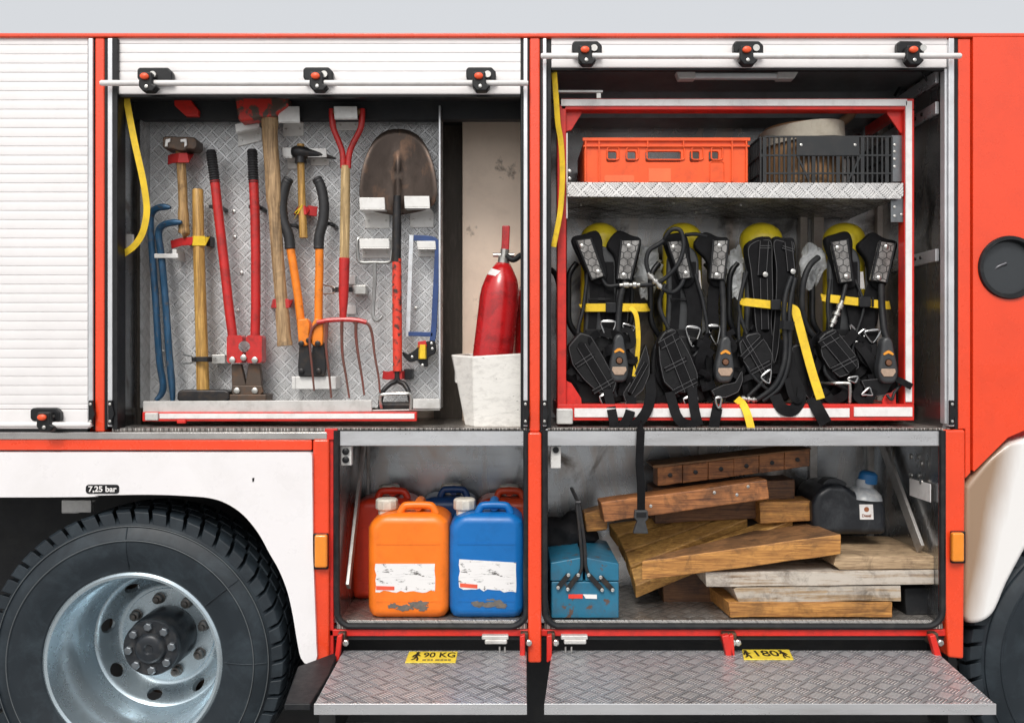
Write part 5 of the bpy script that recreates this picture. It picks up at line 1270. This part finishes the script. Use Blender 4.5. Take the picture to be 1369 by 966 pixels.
# ================================================================== jerrycans
FZ = Zv(833)                                     # lower locker floor
def jerry(uc, y, w, h, dep, mat, lab, capside=-1, label=None, group='plastic jerrycans in the lower left locker', front=True):
    """moulded canister: w,h,dep in metres, uc = photo column of its middle at depth y"""
    x0 = W(uc, 0, y).x
    g = thing('jerrycan', lab, 'jerrycan', (x0, y + dep / 2, FZ), group)
    def P(a, b): return Vector((x0 + a * w / 2, y, FZ + b * h))
    m = MB(); m.prism([P(-.74, 0), (P(.74, 0)), P(.88, .016), P(.97, .05), P(1, .10), P(1, .44), P(1, .80), P(.97, .85), P(.80, .925), P(-.66, .925), P(-.92, .85), P(-1, .80), P(-1, .44), P(-1, .10), P(-.97, .05), P(-.88, .016)], (0, dep, 0))
    b = m.obj('canister_body', mat, g, .042, 6, smooth=60)
    m = MB()
    z = FZ + .665 * h
    m.sweep([Vector((x0 - w / 2 + .03, y - .0005, z)), Vector((x0 + w / 2 - .03, y - .0005, z))], [(-.002, -.0015), (.002, -.0015), (.002, .0015), (-.002, .0015)])
    m.sweep([Vector((x0 - w / 2 + .03, y - .0005, FZ + .16 * h)), Vector((x0 + w / 2 - .03, y - .0005, FZ + .16 * h))], [(-.002, -.001), (.002, -.001), (.002, .001), (-.002, .001)])
    m.obj('moulding_seam', mat, b)
    # recessed handle running front to back and the front carrying lip
    m = MB(); m.tube(cr([P(-.25, .91) + Vector((0, .05, 0)), P(-.16, .965) + Vector((0, .05, 0)), P(-.05, .985) + Vector((0, .05, 0)), P(.45, .985) + Vector((0, .05, 0)), P(.58, .965) + Vector((0, .05, 0)), P(.66, .91) + Vector((0, .05, 0))], 5), .013, 12)
    m.tube(cr([P(.2, .975) + Vector((0, .05, 0)), P(.2, .985) + Vector((0, .12, 0)), P(.2, .975) + Vector((0, dep - .05, 0)), P(.2, .90) + Vector((0, dep - .03, 0))], 5), .017, 12)
    m.obj('handle', mat, g)
    ca = P(capside * .62, .93) + Vector((0, .10, 0))
    m = MB(); m.lathe([(.028, -.03), (.030, -.002), (.037, 0), (.039, .004), (.039, .032), (.034, .038), (0, .04)], ca, (0, 0, 1), 10); m.obj('cap', surf('ivory_cap', (.68, .64, .56), .45, dirt=(.35, .3, .22), amt=.4, dscale=30), g, .002)
    if label:
        rnd = random.Random(int(uc))
        q = []
        (a0, b0, a1, b1, skew) = label
        nn = 14
        for i in range(nn + 1): q.append(P(a0 + (a1 - a0) * i / nn, b1 - skew * i / nn))
        for i in range(1, 4): q.append(P(a1 + rnd.uniform(-.015, .01), b1 - skew - (b1 - b0) * i / 4))
        for i in range(nn + 1): q.append(P(a1 - (a1 - a0) * i / nn, b0 - skew * (1 - i / nn) + rnd.uniform(-.012, .012)))
        for i in range(1, 5): q.append(P(a0 + rnd.uniform(-.02, .03), b0 + (b1 - b0) * i / 5))
        m = MB(); m.prism([p + Vector((0, -.0012, 0)) for p in q], (0, .003, 0))
        n = NT('torn_white_label'); vec = n.coord((1, 1, 2.4)); f = n.noise(vec, 18, 8, .75, .4); lines = n.noise(n.coord((6, 6, 90)), 3, 3, .5)
        c = n.mix(n.ramp(f, [(.57, 0.), (.62, 1.)]), n.mix(n.ramp(lines, [(.60, 0.), (.66, 1.)]), (.76, .75, .75), (.62, .61, .61)), (.06, .055, .05))
        n.set(col=c, rough=.6); lb = m.obj('paper_label', n.mat, g)
        m = MB(); m.prism([P(a0 + .02, b0 + .015) + Vector((0, -.002, 0)), P(a0 + .32 * (a1 - a0), b0 + .012 - skew * .3) + Vector((0, -.002, 0)), P(a0 + .32 * (a1 - a0), b0 + .045 - skew * .3) + Vector((0, -.002, 0)), P(a0 + .02, b0 + .05) + Vector((0, -.002, 0))], (0, .001, 0)); m.obj('red_corner_print', surf('label_red', (.75, .10, .05), .5), lb)
        m = MB()
        for k in range(7):
            cx_, cz_ = (a0 + a1) / 2 + rnd.uniform(-.35, .4) + .05, b0 - .125 + rnd.uniform(-.025, .03)
            pp = []
            for i in range(22):
                t = 2 * math.pi * i / 22; rr = rnd.uniform(.55, 1.15); pp.append(P(cx_ + .17 * rr * math.cos(t), cz_ + .026 * rr * math.sin(t) ) + Vector((0, -.0008 - .0003 * k, 0)))
            m.prism(pp, (0, .002, 0))
        m.obj('glue_residue', surf('grey_glue_residue', (.13, .12, .11), .7, dirt=(.3, .2, .12), amt=.5, dscale=60), g)
    return g
def pl(name, col): return surf(name, col, .38, dirt=tuple(x * .45 for x in col), amt=.35, dscale=8, var=.06, bump=.06, bscale=50)
OR1 = pl('orange_plastic', (.88, .19, .012)); BL1 = pl('blue_plastic', (.002, .135, .43)); RD1 = pl('red_plastic', (.66, .045, .015)); BL2 = pl('dark_blue_plastic', (.012, .05, .16)); RD2 = pl('orange_red_plastic', (.62, .07, .02))
jerry(545.5, .05, S(109, .05), .385, .22, OR1, 'orange jerrycan in front with torn white label', -1, (-.80, .245, .66, .49, 0))
jerry(650, .05, S(100, .05), .385, .22, BL1, 'blue jerrycan in front with white label', -1, (-.72, .27, .80, .53, .03))
jerry(513, .29, S(92, .29), .40, .2, RD1, 'dark red jerrycan behind the orange one', .1)
jerry(597, .29, S(82, .29), .405, .2, BL2, 'dark blue jerrycan at the back between the two red ones', .15)
jerry(673, .29, S(80, .29), .40, .2, RD2, 'orange-red jerrycan at the back behind the blue one', .3)

# ================================================================== toolbox
TB = surf('toolbox_blue', (.015, .14, .24), .4, dirt=(.06, .05, .05), amt=.45, dscale=9, spots=(.10, .06, .045), spot_at=.64, spot_scale=26, edge=.04)
g = thing('toolbox', 'scratched blue metal cantilever toolbox with handles up at the left of the lower locker', 'toolbox', W(782, 828, .1))
m = MB(); m.pbox(737, 777, 827.5, 826, .035, .42); lo = m.obj('lower_tray', TB, g, .005)
m = MB(); m.poly([(736, 752), (779, 744), (779.5, 776.3), (736, 776.3)], .034, .42); m.obj('upper_tray', TB, g, .004)
m = MB(); m.poly([(783, 744.5), (827.5, 753), (827.5, 776.3), (782.5, 776.3)], .034, .42); m.obj('upper_tray', TB, g, .004)
DIRTM = BLACKIRON
m = MB()
for a, b in (((760, 768), (746, 785)), ((773, 768), (759, 787)), ((787, 768), (805, 788)), ((803, 771), (819, 788))): m.sweep(pts((*a, .027), (*b, .027)), [(-.0085, -.002), (.0085, -.002), (.0085, .002), (-.0085, .002)])
ar = m.obj('lever_arm', BLACKIRON, g)
m = MB()
for u, v in ((760, 768), (746, 785), (773, 768), (759, 787), (787, 768), (805, 788), (803, 771), (819, 788)): m.lathe([(.006, 0), (.006, .003), (0, .005)], W(u, v, .025), (0, -1, 0), 10)
m.obj('rivet', ZINC, ar)
m = MB(); m.tube(cr(pts((774, 768, .028), (778, 755, .03), (776, 720, .045), (771, 672, .07)), 5), .006, 8); m.tube(cr(pts((787, 768, .028), (783, 755, .03), (781, 722, .045), (774, 672, .07)), 5), .006, 8); m.tube(pts((770, 671, .068), (776, 671, .068)), .007, 8); m.tube([W(773, 671, .07), W(773, 671, .07) + Vector((0, .33, 0))], .007, 10); m.obj('carry_handle', BLACKIRON, g)
m = MB(); m.pbox(760, 794, 779, 799.5, .0325, .036); m.obj('red_reflector', surf('red_reflector', (.75, .05, .03), .3), lo)
m = MB(); m.poly([(779.3, 794), (798, 794.5), (798, 800), (783, 799.5)], .0325, .036); m.obj('white_reflector', REFL, lo)
# dark cloth bag
m = MB(); m.ball(W(760, 712, .36), (S(36, .36), .1, S(27, .36)), 28)
for v in m.bm.verts:
    d = v.co - W(760, 712, .36); v.co += d.normalized() * (.012 * math.sin(d.x * 60 + 1) + .01 * math.sin(d.z * 75 + d.x * 30))
tag(m.obj('cloth_bag', fabric('dark_cloth', (.02, .02, .022)), None), 'dark slumped cloth bag behind the blue toolbox', 'bag')

# ================================================================== timber
WA = wood('timber_brown_red', (.26, .085, .028), (.50, .20, .065), 'X', .55, dirt=(.03, .014, .008), amt=.8)
WB = wood('timber_orange', (.36, .14, .035), (.60, .29, .075), 'X', .55, dirt=(.05, .025, .012), amt=.6)
WC = wood('timber_yellow', (.42, .20, .05), (.62, .35, .10), 'X', .55, dirt=(.10, .045, .018), amt=.6)
WDK = wood('timber_worn_brown', (.16, .075, .03), (.34, .17, .07), 'X', .6, dirt=(.03, .018, .012), amt=.7)
WE = wood('timber_white_worn', (.30, .21, .14), (.46, .36, .26), 'X', .65, dirt=(.07, .05, .04), amt=.7, paint=(.50, .45, .39), pat=.54)
WF = wood('timber_whitewashed', (.32, .20, .10), (.46, .33, .2), 'X', .65, dirt=(.04, .03, .025), amt=.75, paint=(.45, .40, .34), pat=.53)
WG = wood('timber_pale_brown', (.34, .22, .12), (.58, .42, .26), 'X', .65, dirt=(.06, .035, .02), amt=.65)
grp = 'timber blocks and boards in the lower right locker'
def slab(name, quad, vec, mat, lab, bev=.006, y=None):
    m = MB(); m.prism([W(*q) for q in quad], vec); roughen(m, 7, .0016, len(lab)); o = m.obj(name, mat, None, bev * .7, 2); return tag(o, lab, 'timber', grp)
slab('timber_board', [(974, 805, .05), (1193, 804.5, .05), (1193, 824, .05), (976, 825.5, .05)], (-.03, .36, .0), WB, 'brown board lowest in the stack, on the tread-plate floor', .004)
slab('timber_board', [(981, 787, .055), (986, 783.5, .055), (1204, 782.5, .055), (1204, 803, .055), (988, 804.5, .055)], (-.02, .34, 0), WF, 'whitewashed board second from the bottom of the stack', .008)
slab('timber_board', [(943, 764, .05), (1249, 762, .05), (1249, 781, .05), (945, 784, .05)], (.0, .3, 0), WE, 'long whitish board third from the bottom, across the whole stack', .004)
slab('timber_board', [(1117, 743, .055), (1250, 743, .055), (1250, 760.5, .055), (1122, 761, .055), (1114, 755, .055)], (-.005, .36, 0), WG, 'short pale board on top of the right end of the stack', .007)
m = MB(); m.prism([W(858, 749.5, .035), W(1125, 714, .035), W(1070, 693, .36), W(885, 740, .10)], (0, 0, -.067)); roughen(m, 7, .0018, 3); bd = m.obj('timber_board', WB, None, .008, 3); bd.data.materials.append(WDK)
for p_ in bd.data.polygons: p_.material_index = 1 if p_.normal.z > .7 else 0
tag(bd, 'thick brown board lying askew across the stack in front', 'timber', grp)
# stepped block: planks glued side by side in a fan, one object
g = thing('stepped_chock', 'yellowish stepped timber block of several glued planks leaning under the brown board', 'timber', W(930, 770, .2), grp)
strips = [((814, 699, .42), (905, 686, .40), (917, 693, .385), (826, 715, .36)), ((826, 715, .36), (938, 684, .36), (957, 692, .335), (836, 734, .30)), ((836, 734, .30), (982, 680, .33), (1000, 688, .30), (843, 752, .24)), ((843, 752, .24), (1046, 679, .30), (1061, 686, .26), (850, 775, .18))]
for i, q in enumerate(strips):
    m = MB(); m.prism([W(*p) - Vector((0, 0, .007 * i)) for p in q], (.004, .02, -.05)); roughen(m, 5, .0014, i); m.obj('plank', WC, g, .004, 2)
slab('timber_beam', [(803, 671, .10), (1026, 641, .10), (1029, 667, .10), (808, 698, .10)], (-.005, .09, .0), WA, 'reddish brown beam with nail heads slanting over the stepped block', .007)
m = MB()
for u, v in ((955, 658), (985, 661), (1000, 650), (870, 676)): m.bolt(u, v, .10, .0055, .003, 8)
m.obj('nail_head', ZINC, bpy.data.objects['timber_beam'])
g = thing('timber_block_row', 'row of bolted brown timber blocks on a long batten, topmost of the pile', 'timber', W(980, 640, .22), grp)
for i in range(6):
    a, b = i / 6, (i + 1) / 6 - (.0015 if i < 4 else 0)
    f = lambda t, top: (879 + (1083 - 879) * t, (625 - 25 * t) if top else (650 - 27 * t), .20)
    m = MB(); m.prism([W(*f(a, 1)), W(*f(b, 1)), W(*f(b, 0)), W(*f(a, 0))], (0, .10, 0)); roughen(m, 3, .0016, i); o = m.obj('block', WA, g, .003, 2)
    c = f((a + b) / 2, 1); m = MB(); m.bolt(c[0], c[1] + 12, .20, .008, .004, 10); m.obj('bolt', BLACKIRON, o)
m = MB(); m.prism([W(872, 622, .19), W(1085, 598.5, .19), W(1085, 600.5, .19), W(874, 626, .19)], (0, .16, 0)); m.obj('batten', WDK, g, .003)
slab('timber_beam', [(1015, 671, .24), (1098, 668, .24), (1108, 675, .24), (1108, 695, .24), (1016, 700, .24)], (0, .1, 0), WB, 'short thick beam end beside the dark canister at the back', .01)
slab('timber_beam', [(781, 686, .26), (812, 678, .26), (812, 708, .26), (784, 711, .26)], (0, .1, 0), WB, 'beam end sticking out behind the toolbox', .008)
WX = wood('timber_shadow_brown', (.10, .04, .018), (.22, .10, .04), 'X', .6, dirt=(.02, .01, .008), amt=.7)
slab('timber_beam', [(872, 652, .29), (1062, 640, .29), (1064, 690, .29), (876, 700, .29)], (0, .14, 0), WX, 'dark brown beam in shadow between the reddish beam and the bolted block row', .006)
slab('timber_board', [(884, 758, .27), (1084, 752, .27), (1086, 818, .27), (888, 818, .27)], (0, .12, 0), WX, 'dark timber filling the middle of the pile behind the stepped block', .006)
slab('rubber_block', [(1209, 786, .10), (1245, 784, .10), (1246, 822, .10), (1212, 824, .10)], (0, .12, 0), RUB, 'black rubber block at the right end of the board stack', .01)['category'] = 'block'

# ================================================================== dark canister with blue cap
SMK = surf('smoked_plastic', (.011, .013, .017), .35, dirt=(.13, .14, .15), amt=.25, dscale=9, bump=.15, bscale=40)
g = thing('canister', 'dark dusty canister with round blue cap and small white Diesel sticker', 'canister', W(1140, 712, .3))
m = MB(); m.poly([(1088, 715), (1087, 675), (1092, 658), (1108, 647), (1132, 648), (1146, 660), (1172, 662), (1182, 667), (1186, 680), (1187, 715)], .20, .42); m.obj('canister_body', SMK, g, .03, 4, smooth=60)
m = MB(); m.lathe([(S(24, .3), 0), (S(22, .3), .018), (S(15, .3), .036), (S(11, .3), .042), (S(11, .3), .07), (0, .07)], W(1154, 666, .25), (0.08, 0, 1), 28); m.obj('canister_neck', surf('clear_dusty_neck', (.36, .38, .40), .3, dirt=(.6, .58, .55), amt=.7, dscale=30), g)
m = MB(); n_ = 24; prof = []
m.lathe([(S(12, .3), 0), (S(12.5, .3), .006), (S(11.5, .3), .034), (S(8, .3), .042), (0, .043)], W(1159, 645, .25), (.12, -.1, 1), 20)
m.obj('cap', surf('blue_cap', (.015, .13, .33), .4), g, .002)
m = MB(); m.poly(cr2([(1100, 648), (1108, 640), (1122, 640), (1132, 646), (1128, 650), (1108, 651)], 4), .24, .30); m.obj('handle', SMK, g, .008, 3)
m = MB(); m.poly([(1149, 674), (1167, 674), (1168, 694), (1150, 694)], .1965, .21); st = m.obj('sticker', REFL, g)
text('Diesel', 'sticker_text', surf('brown_ink', (.22, .07, .03), .6), st, W(1158.5, 689, .1955), .0145, (1, 0, 0), (0, 0, 1), .9, .0003, bold=.0003)
m = MB(); m.lathe([(.009, -.0006), (.009, .0006)], W(1158.5, 680.5, .1962), (0, -1, 0), 16); m.obj('brown_dot', surf('brown_print', (.3, .1, .04), .6), st)

# ================================================================== setting, light, camera
gm = NT('asphalt_ground'); v = gm.coord(); f = gm.noise(v, 1.2, 8, .65); f2 = gm.noise(v, 60, 5, .7)
c = gm.mix(gm.ramp(f, [(.3, 0.), (.7, 1.)]), (.19, .19, .19), (.25, .25, .245)); c = gm.mix(gm.ramp(f2, [(.4, 0.), (.75, .35)]), c, (.2, .2, .2))
gm.set(col=c, rough=.85, normal=gm.bump(f2, .3, .004))
m = MB(); m.wbox(-400, 400, -400, 400, H - 1.6, H - 1.5 - .018 ); gr = m.obj('ground', gm.mat, None); gr['kind'] = 'structure'

w = bpy.data.worlds.new('World'); bpy.context.scene.world = w; w.use_nodes = True
nt = w.node_tree; bg = nt.nodes['Background']
sky = nt.nodes.new('ShaderNodeTexSky'); sky.sky_type = 'NISHITA'; sky.sun_disc = False
EL, AZ = R(47), R(192)
sky.sun_elevation = EL; sky.sun_rotation = AZ; sky.air_density = 1.0; sky.dust_density = 9.0; sky.ozone_density = 1.0
hs = nt.nodes.new('ShaderNodeHueSaturation'); hs.inputs['Saturation'].default_value = .28
mx = nt.nodes.new('ShaderNodeMix'); mx.data_type = 'RGBA'; mx.inputs[0].default_value = .6; mx.inputs[7].default_value = (6.3, 6.45, 6.65, 1)   # even cloud cover
nt.links.new(sky.outputs[0], hs.inputs['Color']); nt.links.new(hs.outputs[0], mx.inputs[6]); nt.links.new(mx.outputs[2], bg.inputs['Color']); bg.inputs['Strength'].default_value = .12
sd = bpy.data.lights.new('sun', 'SUN'); sd.energy = 1.5; sd.angle = R(20); sd.color = (1, .96, .90)
so = bpy.data.objects.new('sun', sd); COL.objects.link(so)
d = Vector((math.sin(AZ) * math.cos(EL), math.cos(AZ) * math.cos(EL), math.sin(EL)))
so.rotation_euler = (-d).to_track_quat('-Z', 'Y').to_euler(); so.location = d * 20

cd = bpy.data.cameras.new('camera'); co = bpy.data.objects.new('camera', cd); COL.objects.link(co)
co.location = (0, -D, H); co.rotation_euler = (R(90), 0, 0)
cd.sensor_width = 36; cd.lens = 18 / (684.5 * MM / D); cd.clip_end = 2000; cd.clip_start = .05
sc = bpy.context.scene; sc.camera = co
sc.view_settings.view_transform = 'Standard'; sc.view_settings.look = 'None'; sc.view_settings.exposure = 0.3; sc.view_settings.gamma = 1
sc.render.resolution_x = 1024; sc.render.resolution_y = 722
for o in list(bpy.data.objects):
    if o.type == 'MESH' and o.name.split('.')[0] in ('locker_wall', 'carry_handle', 'bolt', 'rivet', 'screw', 'hanger_bolt', 'wall_bolt', 'button', 'rail_bolt', 'board_bolt', 'catch_pin', 'lever_arm', 'nail_head', 'pad_rivet', 'holder_prong', 'shelf_rivet', 'rail_clip', 'shelf_hanger', 'cable', 'end_cap', 'shaft_rest', 'wheel_well', 'crowbar_holder'):
        split_loose(o)
